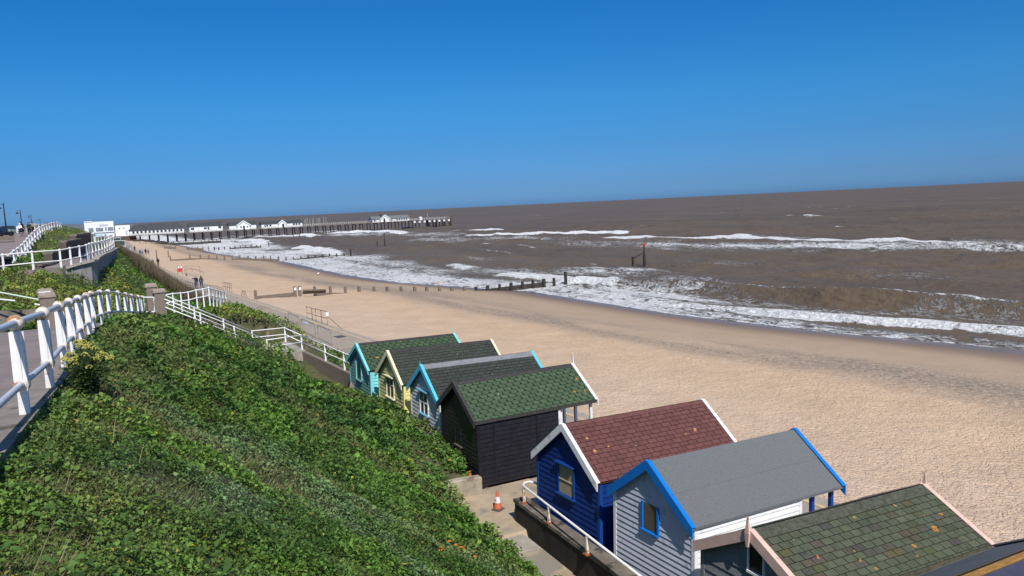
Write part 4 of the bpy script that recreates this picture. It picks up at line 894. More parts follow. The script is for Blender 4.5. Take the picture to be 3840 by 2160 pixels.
# ------------------------------------------------------------------ groynes and marker posts
def groyne(label, Y, tops, plank=(), wet_from=99, h=1.35, w=.36, plank_top=.42, loc=None):
    t = thing("groyne", label, "groyne", (tops[0][0], Y, beach_z(np.array([tops[0][0]]), np.array([Y]))[0]), "timber groynes across the beach")
    for i, (x, z) in enumerate(tops):
        g = min(float(beach_z(np.array([x]), np.array([Y]))[0]), z - .3); b = MB(); ww = w * random.uniform(.85, 1.1)
        b.frustum((x, Y), (ww, ww), (ww * .95, ww * .95), g - .5, z - .06, random.uniform(-.1, .1)); b.frustum((x, Y), (ww * .95, ww * .95), (ww * .7, ww * .7), z - .06, z)
        b.build("post", WOODW if x > wet_from else WOOD, t)
    for i0, i1, ztop in plank:
        for i in range(i0, i1):
            (xa, za), (xc, zc) = tops[i], tops[i + 1]; b = MB()
            for k in range(5):
                o = ztop + k * .24; b.bar((xa, Y + .16, za - o - .11), (xc, Y + .16, zc - o - .11), .09, .225)
            b.build("planking", WOODW if xc > wet_from else WOOD, t)
    return t
g1 = [tuple(aty(px, py, 97.5)[[0, 2]]) for px, py in ((957, 1088), (1105, 1074), (1123, 1073), (1179, 1073), (1238, 1073), (1294, 1073), (1346, 1073), (1402, 1074), (1452, 1074), (1504, 1074), (1555, 1074), (1600, 1074), (1648, 1075), (1694, 1074), (1740, 1074), (1785, 1075), (1828, 1070), (1873, 1065), (1916, 1060), (1959, 1054), (1998, 1050), (2039, 1046), (2077, 1042), (2120, 1018))]
G1 = groyne("long timber groyne nearest the camera, its posts stepping down the sand into the foam", 97.5, g1, ((0, 1, .75), (3, 6, .85), (15, 21, .5)), 44)
for i in (1, 2):
    b = MB(); b.box((g1[i][0], 97.5 - .18, g1[i][1] - .3), (.26, .02, .34)); b.build("notice", WHITE, G1)
b = MB(); b.box((g1[12][0] - .15, 97.4, g1[12][1] + .5), (.3, .04, .4)); b.build("notice", M("pink_notice", (.6, .3, .28), .6, .1, 4), G1)
b = MB()
for k in range(4): b.bar((g1[2][0] + .2, 97.0 - k * .12, -.25 + .14 * k), (g1[3][0] + 1.2, 97.0 - k * .15, -.35 + .12 * k), .14, .16)
b.build("loose_beams", WOOD, G1)
g2 = [tuple(aty(px, py, 215)[[0, 2]]) for px, py in ((638, 960), (711, 955), (751, 955), (783, 956), (813, 956), (841, 957), (870, 958), (898, 958), (930, 959), (958, 960), (988, 959), (1014, 960), (1044, 962), (1072, 963), (1100, 963), (1128, 961), (1155, 957), (1182, 956), (1209, 953), (1235, 951), (1262, 950), (1290, 950), (1314, 933))]
G2 = groyne("second timber groyne along the beach, planked at its landward end and running into the surf", 215, g2, ((0, 1, .9), (1, 4, .9), (6, 12, .75), (14, 21, .55)), 46)
g3 = [tuple(aty(px, py, 320)[[0, 2]]) for px, py in ((617, 921), (637, 921), (658, 922), (700, 923), (720, 924), (741, 924), (761, 925), (781, 922), (803, 925), (820, 926), (842, 925), (862, 925), (881, 922), (901, 922), (921, 920), (941, 919), (961, 918), (978, 918), (1007, 909))]
groyne("third timber groyne, small in the distance, with a tall post at its sea end", 320, g3, ((0, 2, .5), (3, 6, .6), (11, 17, .6)), 36)
g4 = [tuple(aty(px, py, 415)[[0, 2]]) for px, py in ((524, 906), (545, 906), (566, 906), (587, 905), (608, 905), (629, 905), (650, 904), (671, 903), (697, 902), (725, 901), (754, 899), (768, 898), (783, 897), (798, 896), (812, 896), (827, 895))]
groyne("farthest timber groyne, dark and low just in front of the pier piles", 415, g4, ((0, 15, .9),), 20)
def marker(label, p0, p1, h0, h1, strut, m):
    t = thing("marker_post", label, "marker post", (p0[0], p0[1], SEA), "groyne marker posts in the sea")
    b = MB(); b.frustum((p0[0], p0[1]), (.36, .36), (.32, .32), SEA - 1.5, SEA + h0); b.build("post", WOODW, t)
    b = MB(); b.frustum((p1[0], p1[1]), (.42, .42), (.34, .34), SEA - 1.5, SEA + h1 * .55); b.frustum((p1[0], p1[1]), (.2, .2), (.16, .16), SEA + h1 * .55, SEA + h1); b.build("post", WOODW, t)
    if strut: b = MB(); b.bar((p0[0] + .1, p0[1], SEA + h0 * .8), (p1[0], p1[1], SEA + h1 * .68), .15, .15); b.build("strut", WOODW, t)
    b = MB(); b.lathe((p1[0], p1[1], SEA + h1 - .1), [(.12, 0), (.25, .1), (.25, .5), (.1, .6)], 8); b.build("topmark", m, t)
marker("pair of dark sea posts joined by a slanting strut, one with a red topmark", atz(2374, 998, SEA), atz(2417, 993, SEA), 1.7, 3.4, True, REDP)
marker("two dark posts without a strut standing in the sea off the second groyne", atz(1415, 922, SEA), atz(1443, 918, SEA), 1.5, 3.6, False, BLACKM)
marker("two small dark posts in the sea far off, in front of the pier", atz(1100, 893, SEA), atz(1123, 890, SEA), 2.2, 4.6, False, BLACKM)

# ------------------------------------------------------------------ the pier
PZ, PY0, PY1 = 2.45, 484.5, 493.5
def px_x(px, py=860, Y=486): return float(aty(px, py, Y)[0])
pier = thing("pier", "long wooden pier deck on rows of dark piles running out to sea", "pier", (12, 489, -1))
XE = px_x(1690, 825)
b = MB(); b.box(((12 + XE) / 2, (PY0 + PY1) / 2, PZ - .2), (XE - 12, PY1 - PY0, .4)); b.box(((168 + XE) / 2 + 4, PY1 + 1.5, PZ - .25), (XE - 176, 8, .4)); b.build("deck", M("pier_timber", (.17, .14, .115), .9, .25, .8), pier)
PILE = M("dark_pile", (.025, .02, .018), .8, .3, 1)
x = 17.5; k = 0
while x < XE - 20:
    for yv in (PY0 + 1.2, PY1 - 1.2): b = MB(); b.tube([(x, yv, -4), (x, yv, PZ - .4)], .30, 6); b.build("pile", PILE, pier)
    b = MB(); b.box((x, (PY0 + PY1) / 2, PZ - .65), (.5, PY1 - PY0 + .6, .5)); b.build("crosshead", M("pier_beam", (.13, .11, .095), .9, .2, 1), pier)
    x += 4.72; k += 1
while x < XE:
    yv = random.choice((PY0 + .3, PY0 + 2, PY1)); b = MB(); b.tube([(x, yv, -5), (x, yv, PZ - .3)], .42, 6); b.build("pile", PILE, pier); x += 1.15
for xx in (XE - .4, XE - .1): b = MB(); b.tube([(xx, PY0, -5), (xx, PY0, PZ + 1.5)], .35, 6); b.build("pile", M("rusty_pile", (.16, .05, .035), .8, .3, 1), pier)
for i, xx in enumerate(np.linspace(XE - 26, XE - 2, 8)):
    b = MB(); b.box((xx, PY0 - .15, PZ - 1.1), (1.3, .3, 1.2)); b.build("fender", M("white_fender", (.75, .75, .75), .7, .1, 2), pier)
b = MB(); b.tube([(12, PY0, PZ + 1.05), (XE, PY0, PZ + 1.05)], .05, 5); b.tube([(12, PY0, PZ + .55), (XE, PY0, PZ + .55)], .04, 5)
for xx in np.arange(12, XE, 2.4): b.box((xx, PY0, PZ + .52), (.1, .1, 1.04))
b.build("side_railing", M("pier_rail", (.33, .31, .28), .8, .15, 1), pier)
b = MB(); b.tube([(108, PY1, PZ + 1.1), (XE, PY1, PZ + 1.1)], .06, 5)
for xx in np.arange(108, XE, 1.2): b.box((xx, PY1, PZ + .55), (.5, .1, 1.08))
b.build("side_railing", M("pier_rail_far", (.40, .38, .35), .8, .15, 1), pier)

PWALL = M("white_render", (.80, .80, .79), .7, .05, .3); PROOF = M("slate_roof", (.055, .058, .062), .85, .25, .6); PROOF2 = M("grey_green_roof", (.15, .165, .165), .85, .2, .6)
def pier_house(label, X0, X1, eave, ridge, gable=None, wins=(), roof=None, door=None, y0=485.2, y1=492.5, z=PZ, hip=0.0, name="pier_building", gz=None, shade_porch=False):
    t = thing(name, label, "pier building", ((X0 + X1) / 2, (y0 + y1) / 2, z)); ym = (y0 + y1) / 2; roof = roof or PROOF
    b = MB(); b.box(((X0 + X1) / 2, ym, z + eave / 2), (X1 - X0, y1 - y0, eave))
    for xx in (X0, X1):
        if not hip: b.add([(xx, y0, z + eave), (xx, y1, z + eave), (xx, ym, z + ridge - .1)], [(0, 1, 2)])
    b.build("wall", PWALL, t)
    o = .4; b = MB(); A = [(X0 - o, y0 - o, z + eave), (X1 + o, y0 - o, z + eave), (X1 + o, y1 + o, z + eave), (X0 - o, y1 + o, z + eave), (X0 - o + hip, ym, z + ridge), (X1 + o - hip, ym, z + ridge)]
    b.add(A + [(x_, y_, z_ - .18) for x_, y_, z_ in A[:4]], [(0, 1, 5, 4), (2, 3, 4, 5), (1, 2, 5), (3, 0, 4), (0, 6, 7, 1), (1, 7, 8, 2), (2, 8, 9, 3), (3, 9, 6, 0), (9, 8, 7, 6)])
    rf = b.build("roof", roof, t)
    if gable:
        xc, hw_, pk = gable; b = MB(); yf = y0 - .8
        b.add([(xc - hw_ * .84, yf, z), (xc + hw_ * .84, yf, z), (xc + hw_ * .84, yf, z + eave), (xc, yf, z + pk - .25), (xc - hw_ * .84, yf, z + eave), (xc - hw_ * .84, y0 + .2, z), (xc + hw_ * .84, y0 + .2, z), (xc + hw_ * .84, y0 + .2, z + eave), (xc, ym, z + pk - .25), (xc - hw_ * .84, y0 + .2, z + eave)], [(0, 1, 2, 3, 4), (5, 0, 4, 9), (1, 6, 7, 2)])
        b.build("gable_wall", PWALL, t)
        b = MB()
        for s in (-1, 1):
            P = [(xc, yf - .3, z + pk), (xc + s * hw_, yf - .3, z + eave - .2), (xc + s * hw_, ym, z + eave - .2), (xc, ym, z + pk)]; Q = [(a, c, e - .3) for a, c, e in P]
            b.hexa(Q + P if s > 0 else [Q[3], Q[2], Q[1], Q[0], P[3], P[2], P[1], P[0]])
        b.build("gable_roof", roof, t)
        b = MB()
        for s in (-1, 1): b.bar((xc, yf - .36, z + pk - .2), (xc + s * hw_, yf - .36, z + eave - .4), .1, .5, (0, -1, 0) if False else (0, 0, 1))
        b.build("barge_board", WHITE, t)
    for wx, ww, wz0, wz1 in wins:
        b = MB(); yw = (y0 - .86 if gable and abs(wx - gable[0]) < gable[1] * .84 else y0 - .05); b.box((wx, yw, z + (wz0 + wz1) / 2), (ww, .12, wz1 - wz0)); b.build("window", M("far_window", (.05, .06, .075), .2, .3, .5), t)
    if door: b = MB(); b.box((door[0], (y0 - .87 if gable else y0 - .05), z + 1.1), (door[1], .14, 2.2)); b.build("door", M("far_door", (.03, .035, .04), .5, .2, 1), t)
    return t
xa0, xa1 = px_x(486, 880), px_x(690, 870)
pier_house("long low white arcade with a big dark roof at the pier's shore end", xa0, xa1, 2.7, 5.9, None, [(xa0 + 2 + 2.05 * i, 1.1, .9, 2.2) for i in range(13)], hip=3.5, name="pier_arcade")
x0, x1 = px_x(711, 870), px_x(835, 862)
pier_house("plain long white pier building with dark roof and no gable, beside the arcade", x0, x1, 3.2, 5.4, None, [(x0 + 1.6, 1.9, 1.3, 2.4), (x0 + 8.5, 1.6, 1.4, 2.4), (x0 + 10.2, .9, .9, 2.5), (x1 - 1.6, 1.6, 1.5, 2.8)])
x0, x1 = px_x(859, 858), px_x(960, 850)
pier_house("short white pier building with a wide white gable over a shaded doorway", x0, x1, 2.8, 4.5, (px_x(912, 850), 4.1, 5.3), [(px_x(902, 850), .9, 1.1, 1.9), (px_x(926, 850), .7, 1.1, 1.9)], door=(px_x(913, 850), 1.0))
x0, x1 = px_x(980, 848), px_x(1132, 840)
pier_house("long white pier building with a small pointed central gable and rows of windows", x0, x1, 2.6, 4.0, (px_x(1057, 845), 2.5, 4.6), [(x0 + 2, .8, .8, 1.9)] + [(px_x(q, 845), 1.1, 1.0, 2.1) for q in (1001, 1013, 1101, 1111, 1122)], door=(px_x(1060, 845), 1.2))
x0, x1 = px_x(1395, 825), px_x(1533, 818)
E = pier_house("white pavilion near the pier's sea end with grey roof, broad gable and spire", x0, x1, 2.0, 3.8, (px_x(1441, 822), 3.5, 4.6), [(x0 + 1.5, 1, .6, 1.6)] + [(px_x(q, 820), .8, .7, 1.5) for q in (1467, 1487, 1496, 1505, 1514, 1523)], roof=PROOF2, door=(px_x(1438, 822), 1.2))
b = MB(); sx_ = px_x(1432, 800); b.lathe((sx_, 488.5, PZ + 3.6), [(.75, 0), (.8, .5), (.35, 1.2), (.12, 1.8), (.05, 3.2)], 8); b.build("spire", PILE, E)
p0 = None
for q in (1132, 1143, 1148, 1154, 1166, 1173, 1178, 1191, 1196, 1203, 1215, 1226):
    xx = px_x(q, 840, 489); t_ = MB(); t_.tube([(0, 0, 0), (0, 0, random.uniform(4.2, 5.0))], .09, 5)
    if p0 is None: p0 = t_.build("flagpole", M("pale_pole", (.5, .5, .48), .7, .1, 1)); p0.location = (xx, 490, PZ); tag(p0, "thin bare pole in the row on the open middle stretch of the pier", "pole", "thin poles on the pier deck")
    else:
        c = p0.copy(); COL.objects.link(c); c.location = (xx, 490 + random.uniform(-1.5, 1.5), PZ); c.scale = (1, 1, random.uniform(.88, 1.08))
t = thing("kiosk", "small white domed shelter on the sea end of the pier", "kiosk", (px_x(1581, 815), 488, PZ)); b = MB(); xx = px_x(1581, 815)
b.box((xx, 488, PZ + .7), (1.7, 1.7, 1.4)); b.build("body", PWALL, t); b = MB(); b.lathe((xx, 488, PZ + 1.4), [(1.05, 0), (.95, .35), (.6, .6), (.02, .7)], 12); b.build("roof", PWALL, t)
b = MB(); b.tube([(px_x(1606, 815), 487, PZ), (px_x(1606, 815), 487, PZ + 4.2)], .10, 6); tag(b.build("mast", MATS["pale_pole"]), "single tall pale mast at the sea end of the pier beyond the domed shelter", "mast")

# white seafront buildings where the pier meets the shore
t = thing("seafront_cafe", "flat-roofed white two-storey seafront building with wide windows, landward of the pier", "building", (-3, 549, .8))
X0, X1 = -10.6, 5.3
b = MB(); b.box(((X0 + X1) / 2, 551, 5.9), (X1 - X0, 12, 10.4)); b.box((X0 + 2.1, 550.8, 11.3), (4.3, 12.1, .5)); b.build("wall", PWALL, t)
for wx, ww, z0, z1 in ((-7.2, 2.6, 5.0, 7.4), (-2.6, 3.9, 5.2, 7.4), (.9, .9, 5.4, 7.6), (3.4, 3.0, 5.3, 7.5), (.3, 1.4, 1.9, 3.2), (3.2, 1.9, 1.4, 2.6)):
    f = MB(); f.box((wx, 544.95, (z0 + z1) / 2), (ww + .25, .14, z1 - z0 + .25)); wf = f.build("window", WHITE, t); f = MB(); f.box((wx, 544.86, (z0 + z1) / 2), (ww, .1, z1 - z0)); f.build("pane", M("pale_window", (.22, .25, .28), .2, .5, .6), wf)
b = MB(); b.box((-.2, 544.9, 8.9), (4.6, .2, 1.1)); sg = b.build("sign", M("sign_panel", (.52, .55, .60), .7, .05, 1), t)
for bx_, bw_, cm_ in ((-2.2, 10, (.30, .50, .75)),): b = MB(); b.box((-.4, 544.8, 4.35), (11, .5, .35)); b.build("fascia", M("grey_blue_fascia", (.30, .33, .38), .6, .1, 1), t)
b = MB(); b.box((-3.4, 544.6, 2.9), (4.5, .6, 1.2)); b.build("awning", M("pale_blue_awning", (.45, .62, .75), .7, .1, 1), t)
t = thing("seafront_annexe", "lower plain white block with two slit windows beside the seafront cafe", "building", (10, 549, .8))
b = MB(); b.box((10.1, 551, 4.5), (8.3, 11, 7.4)); b.build("wall", PWALL, t)
for wx, ww, z0, z1 in ((8.4, .8, 6.2, 6.6), (10.7, .8, 6.3, 6.7)): b = MB(); b.box((wx, 545.4, (z0 + z1) / 2), (ww, .3, z1 - z0)); b.build("window", MATS["far_window"], t)
b = MB(); b.box((12.1, 545.4, 3.6), (1.2, .3, 2.6)); b.build("poster", M("grey_poster", (.5, .52, .53), .7, .1, 1), t)
t = thing("pier_entrance", "low brown boarded base wall under the landward end of the pier", "wall", (14, 489, -1)); b = MB(); b.box((9, 490, .6), (13, 7, 3.2)); b.build("wall", M("brown_boarding", (.09, .065, .05), .9, .2, 1), t)
# rock armour under the pier's shore end, shadow put into its dark colour
b = MB()
for i in range(170):
    r = random.uniform(.5, 1.2); xx = random.uniform(14, 48); b.ball((xx, random.uniform(470, 486), float(beach_z(np.array([xx]), np.array([478.]))[0]) + random.uniform(-.1, .5)), r, 6, 4, random.uniform(.8, 1.4), 1, .75)
stuff(b.build("rock_armour", M("shaded_rock", (.045, .042, .038), .9, .5, 1)), "dark boulders heaped under the shore end of the pier", "rocks")

# ------------------------------------------------------------------ promenade furniture
def frame_rail(t, name, bases, h, m, r=.03, mid=(.5,), hoop=False):
    b = MB(); tops = [(x, y, z + h) for x, y, z in bases]
    b.tube([bases[0]] + tops + [bases[-1]], r, 6)
    for f in mid: b.tube([(x, y, z + h * f) for x, y, z in bases], r * .85, 6)
    for p, q in zip(bases[1:-1], tops[1:-1]): b.tube([p, q], r, 6)
    return b.build(name, m, t)
BRG = M("brown_grey_steel", (.17, .135, .115), .6, .3, 6)
t = thing("barrier", "row of three hoop-topped galvanised mesh barrier panels on the promenade", "barrier", atz(1160, 1205, 1.1) - np.array([0, 0, 1.1]))
for (a, c) in (((1080, 1172), (1124, 1190)), ((1130, 1193), (1180, 1217)), ((1190, 1218), (1240, 1240))):
    A, Cc = atz(*a, 1.15), atz(*c, 1.15); b = MB(); A0, C0 = A - np.array([0, 0, 1.15]), Cc - np.array([0, 0, 1.15]); dv = (Cc - A) * .08
    b.tube([A0, A - np.array([0, 0, .12]), A + dv, Cc - dv, Cc - np.array([0, 0, .12]), C0], .035, 6); pn = b.build("hoop_frame", GALV, t)
    b = MB()
    for f in np.linspace(.12, .88, 9): q = A0 + (C0 - A0) * f; b.tube([q + np.array([0, 0, .1]), q + np.array([0, 0, 1.1])], .004, 3)
    b.build("mesh_infill", GALV, pn)
t = thing("beach_steps_railing", "brown steel railings with a white notice guarding the beach steps near the barrier panels", "railing", atz(1190, 1205, 0))
B1 = [tuple(atz(*q, 0)) for q in ((1152, 1194), (1172, 1202), (1186, 1207))]; frame_rail(t, "railing_panel", B1, 1.1, BRG)
B2 = [tuple(atz(*q, 0)) for q in ((1186, 1207), (1207, 1213), (1229, 1220))]; frame_rail(t, "railing_panel", B2, 1.15, BRG)
q = np.array(B2[-1]); b = MB(); b.box((q[0], q[1] - .05, .95), (.24, .03, .32)); b.build("notice", WHITE, t); b = MB(); b.tube([q + np.array([.05, 0, .75]), q + np.array([1.4, -.2, -.7])], .03, 6); b.build("sloping_rail", BRG, t)
t = thing("promenade_railing", "short brown steel railing panel of four bars at the promenade edge beside the couple", "railing", atz(853, 1095, 0))
frame_rail(t, "railing_panel", [tuple(atz(*q, 0)) for q in ((838, 1090), (846, 1092), (854, 1094), (862, 1096), (870, 1098))], 1.15, BRG)
t = thing("beach_ladder", "small low steel ladder hoop leading off the promenade near the groyne", "ladder", atz(916, 1116, -.1))
A, Cc = atz(905, 1114, -.1), atz(927, 1117, -.1); b = MB(); b.tube([A, A * .75 + Cc * .25 + np.array([0, 0, .8]), A * .3 + Cc * .7 + np.array([0, 0, .8]), Cc], .03, 6)
for f in (.35, .5, .65): q = A * (1 - f) + Cc * f; b.tube([q, q + np.array([0, 0, .78])], .02, 5)
b.build("ladder_rail", BRG, t)
for lab, pts in (("long low brown guard rail along the promenade in front of the walking couple", ((696, 1078), (715, 1084), (735, 1092), (752, 1096), (770, 1100))), ("curved low brown guard rail on the promenade to the right of the walking couple", ((765, 1094), (790, 1097), (812, 1101), (834, 1108)))):
    bs = [tuple(atz(*q, 0)) for q in pts]; t = thing("guard_rail", lab, "railing", bs[0]); frame_rail(t, "rail", densify(bs, 8), .95, BRG, .025)
t = thing("beach_steps", "flight of pale beach steps with brown handrails and a red lifebuoy board beside it", "steps", atz(700, 1035, 0))
s0 = atz(715, 1042, 0); s1 = atz(704, 1024, -.2); b = MB()
c0 = atz(692, 1026, 0)
for i in range(7): b.box((c0[0] + .5 + .38 * i, c0[1] + .6, -.12 * (i + 1) - .3), (.40, 3.4, .8))
b.build("flight", CONC, t)
frame_rail(t, "handrail", [(c0[0] + .2, c0[1] + 2.3, 0), (c0[0] + 1.5, c0[1] + 2.3, 0), (c0[0] + 2.8, c0[1] + 2.3, -.2)], 1.15, BRG)
b = MB(); b.tube([(c0[0] + .2, c0[1] - 1.2, 0), (c0[0] + .2, c0[1] - 1.2, 1.15), (c0[0] + 3.0, c0[1] - 1.2, .1), (c0[0] + 3.0, c0[1] - 1.2, -.9)], .04, 6); b.build("handrail", BRG, t)
L0 = atz(676, 1030, 0); t = thing("lifebuoy_board", "red and white lifebuoy board on posts beside the far beach steps", "lifebuoy board", L0)
for dx in (-.36, .36): b = MB(); b.box((L0[0] + dx, L0[1], .8), (.09, .09, 1.6)); b.build("post", BRG, t)
b = MB(); b.box((L0[0], L0[1] - .06, .8), (.6, .05, .62)); b.build("board", REDP, t)
b = MB()
for dx in (-.22, .25): b.box((L0[0] + dx, L0[1] - .06, 1.3), (.22, .05, .3))
b.build("notice", WHITE, t)
for lab, q, hh in (("lone timber post standing in the sand near the second groyne", (504 + 128, 1000 - 38), 1.6), ("thin upright pole behind the dark-clad walker on the promenade", (589, 975), 2.6)):
    p = atz(q[0], q[1], -.5); b = MB(); b.frustum((p[0], p[1]), (.3, .3), (.26, .26), -1, hh - .5); tag(b.build("timber_post", WOOD), lab, "post")
# driftwood spar by the pink hut, weed clumps are in the sand itself
p = atz(3655, 1985, -.6); q = atz(3725, 2011, -.6); b = MB(); b.bar(p, q, .12, .10); tag(b.build("driftwood", WOOD), "long thin driftwood spar lying on the sand beyond the pink-edged hut", "driftwood")
# green sheeted shelters on the promenade far off
for lab, a, c, d in (("low green sheeted frame with white rails beside the promenade, in front of the pier entrance", (420, 895), (452, 893), 210), ("dark green sheeted bay with a white end post, just nearer than the other green frame", (422, 905), (468, 905), 190)):
    A, Cc = atd(*a, d), atd(*c, d); t = thing("green_shelter", lab, "shelter", (A[0], A[1], A[2] - .8)); b = MB(); b.hexa([(A[0], A[1], A[2] - .8), (Cc[0], Cc[1], Cc[2] - .8), (Cc[0], Cc[1] + 3, Cc[2] - .8), (A[0], A[1] + 3, A[2] - .8), tuple(A), tuple(Cc), (Cc[0] - .2, Cc[1] + 3, Cc[2] + .3), (A[0] + .2, A[1] + 3, A[2] + .3)]); b.build("sheeting", M("green_sheet", (.03, .075, .06), .6, .2, 1), t)
    b = MB(); b.tube([(A[0], A[1] - .1, A[2] - .8), (A[0], A[1] - .1, A[2] + .1), (Cc[0], Cc[1] - .1, Cc[2] + .1), (Cc[0], Cc[1] - .1, Cc[2] - 1.2)], .08, 6); b.build("frame", WHITE, t)

# ------------------------------------------------------------------ cliff-top: lamps, cars, seat, house
for i, ((px, py), d, lab) in enumerate((((12, 760), 132, "tallest looking street lamp at the photo's left edge, above the parked cars"), ((75, 786), 187, "street lamp rising behind the walker in white"), ((115, 805), 276, "street lamp rising behind the woman in dark green"), ((149, 820), 423, "small distant street lamp above the white cliff-top railing"), ((178, 832), 700, "tiny farthest street lamp beside the red roofed house"))):
    p = atd(px, py, d); t = thing("street_lamp", lab, "street lamp", (p[0], p[1], 8.7), "cliff-top street lamps"); z = p[2]
    b = MB(); b.tube([(p[0], p[1], 8.4), (p[0], p[1], 9.6), (p[0], p[1], z)], [.13, .10, .06], 8); b.build("pole", BLACKM, t)
    b = MB(); b.tube([(p[0], p[1], z - .25), (p[0] - .55, p[1], z - .22), (p[0] - .56, p[1], z - .4)], .035, 6); b.build("arm", BLACKM, t)
    b = MB(); b.lathe((p[0] - .56, p[1], z - .85), [(.30, 0), (.22, .16), (.10, .34), (.04, .46)], 12); b.build("lamp_shade", BLACKM, t)
def car(label, x, y, z, m, rz=0.2):
    t = thing("parked_car", label, "car", (x, y, z), "cars parked on the cliff top", rz); b = MB()
    b.hexa([(-2, -.85, .35), (2, -.85, .35), (2, .85, .35), (-2, .85, .35), (-2.0, -.82, .85), (1.95, -.8, .78), (1.95, .8, .78), (-2.0, .82, .85)]); b.build("body", m, t, bevel=.1)
    b = MB(); b.hexa([(-1.6, -.78, .84), (1.0, -.78, .82), (1.0, .78, .82), (-1.6, .78, .84), (-1.2, -.62, 1.42), (.3, -.62, 1.42), (.3, .62, 1.42), (-1.2, .62, 1.42)]); b.build("cabin", DARKGLASS, t, bevel=.05)
    for wx in (-1.25, 1.25):
        for s in (-1, 1): b = MB(); b.tube([(wx, s * .68, .33), (wx, s * .88, .33)], .33, 14); b.build("wheel", BLACKM, t)
p = atd(24, 862, 118); car("dark parked car behind the wooden seat at the photo's left edge", p[0] - .8, p[1], 8.15, M("dark_car_paint", (.02, .022, .028), .25, .1, 2), 1.2)
p = atd(48, 866, 150); car("small white parked car beyond the dark one on the cliff top", p[0] - .5, p[1], 8.35, M("white_car_paint", (.7, .72, .74), .25, .05, 2), 1.3)
p = atd(12, 873, 104); t = thing("wooden_seat", "brown wooden seat on the grass edge of the upper cliff path", "bench", (p[0], p[1], 7.6)); z = float(ground(p[0], p[1]))
b = MB(); b.box((p[0], p[1], z + .45), (1.9, .5, .07)); b.build("seat", WOOD, t); b = MB(); b.box((p[0], p[1] + .28, z + .8), (1.9, .07, .45)); b.build("backrest", WOOD, t)
for dx in (-.8, .8): b = MB(); b.box((p[0] + dx, p[1], z + .22), (.1, .5, .44)); b.build("leg", WOOD, t)
p = atd(186, 838, 950); t = thing("house", "distant house with a dull red roof peeping over the cliff-top railing", "house", (p[0], p[1], 7))
b = MB(); b.box((p[0], p[1], 9.0), (8, 6, 4.6)); b.build("wall", M("pale_brick", (.3, .26, .22), .9, .1, 1), t)
b = MB(); b.add([(p[0] - 4.5, p[1] - 3.5, 11.2), (p[0] + 4.5, p[1] - 3.5, 11.2), (p[0] + 4.5, p[1] + 3.5, 11.2), (p[0] - 4.5, p[1] + 3.5, 11.2), (p[0] - 3.5, p[1], 13.4), (p[0] + 3.5, p[1], 13.4)], [(0, 1, 5, 4), (2, 3, 4, 5), (1, 2, 5), (3, 0, 4), (3, 2, 1, 0)]); b.build("roof", M("red_tile", (.17, .075, .06), .9, .2, 1), t)

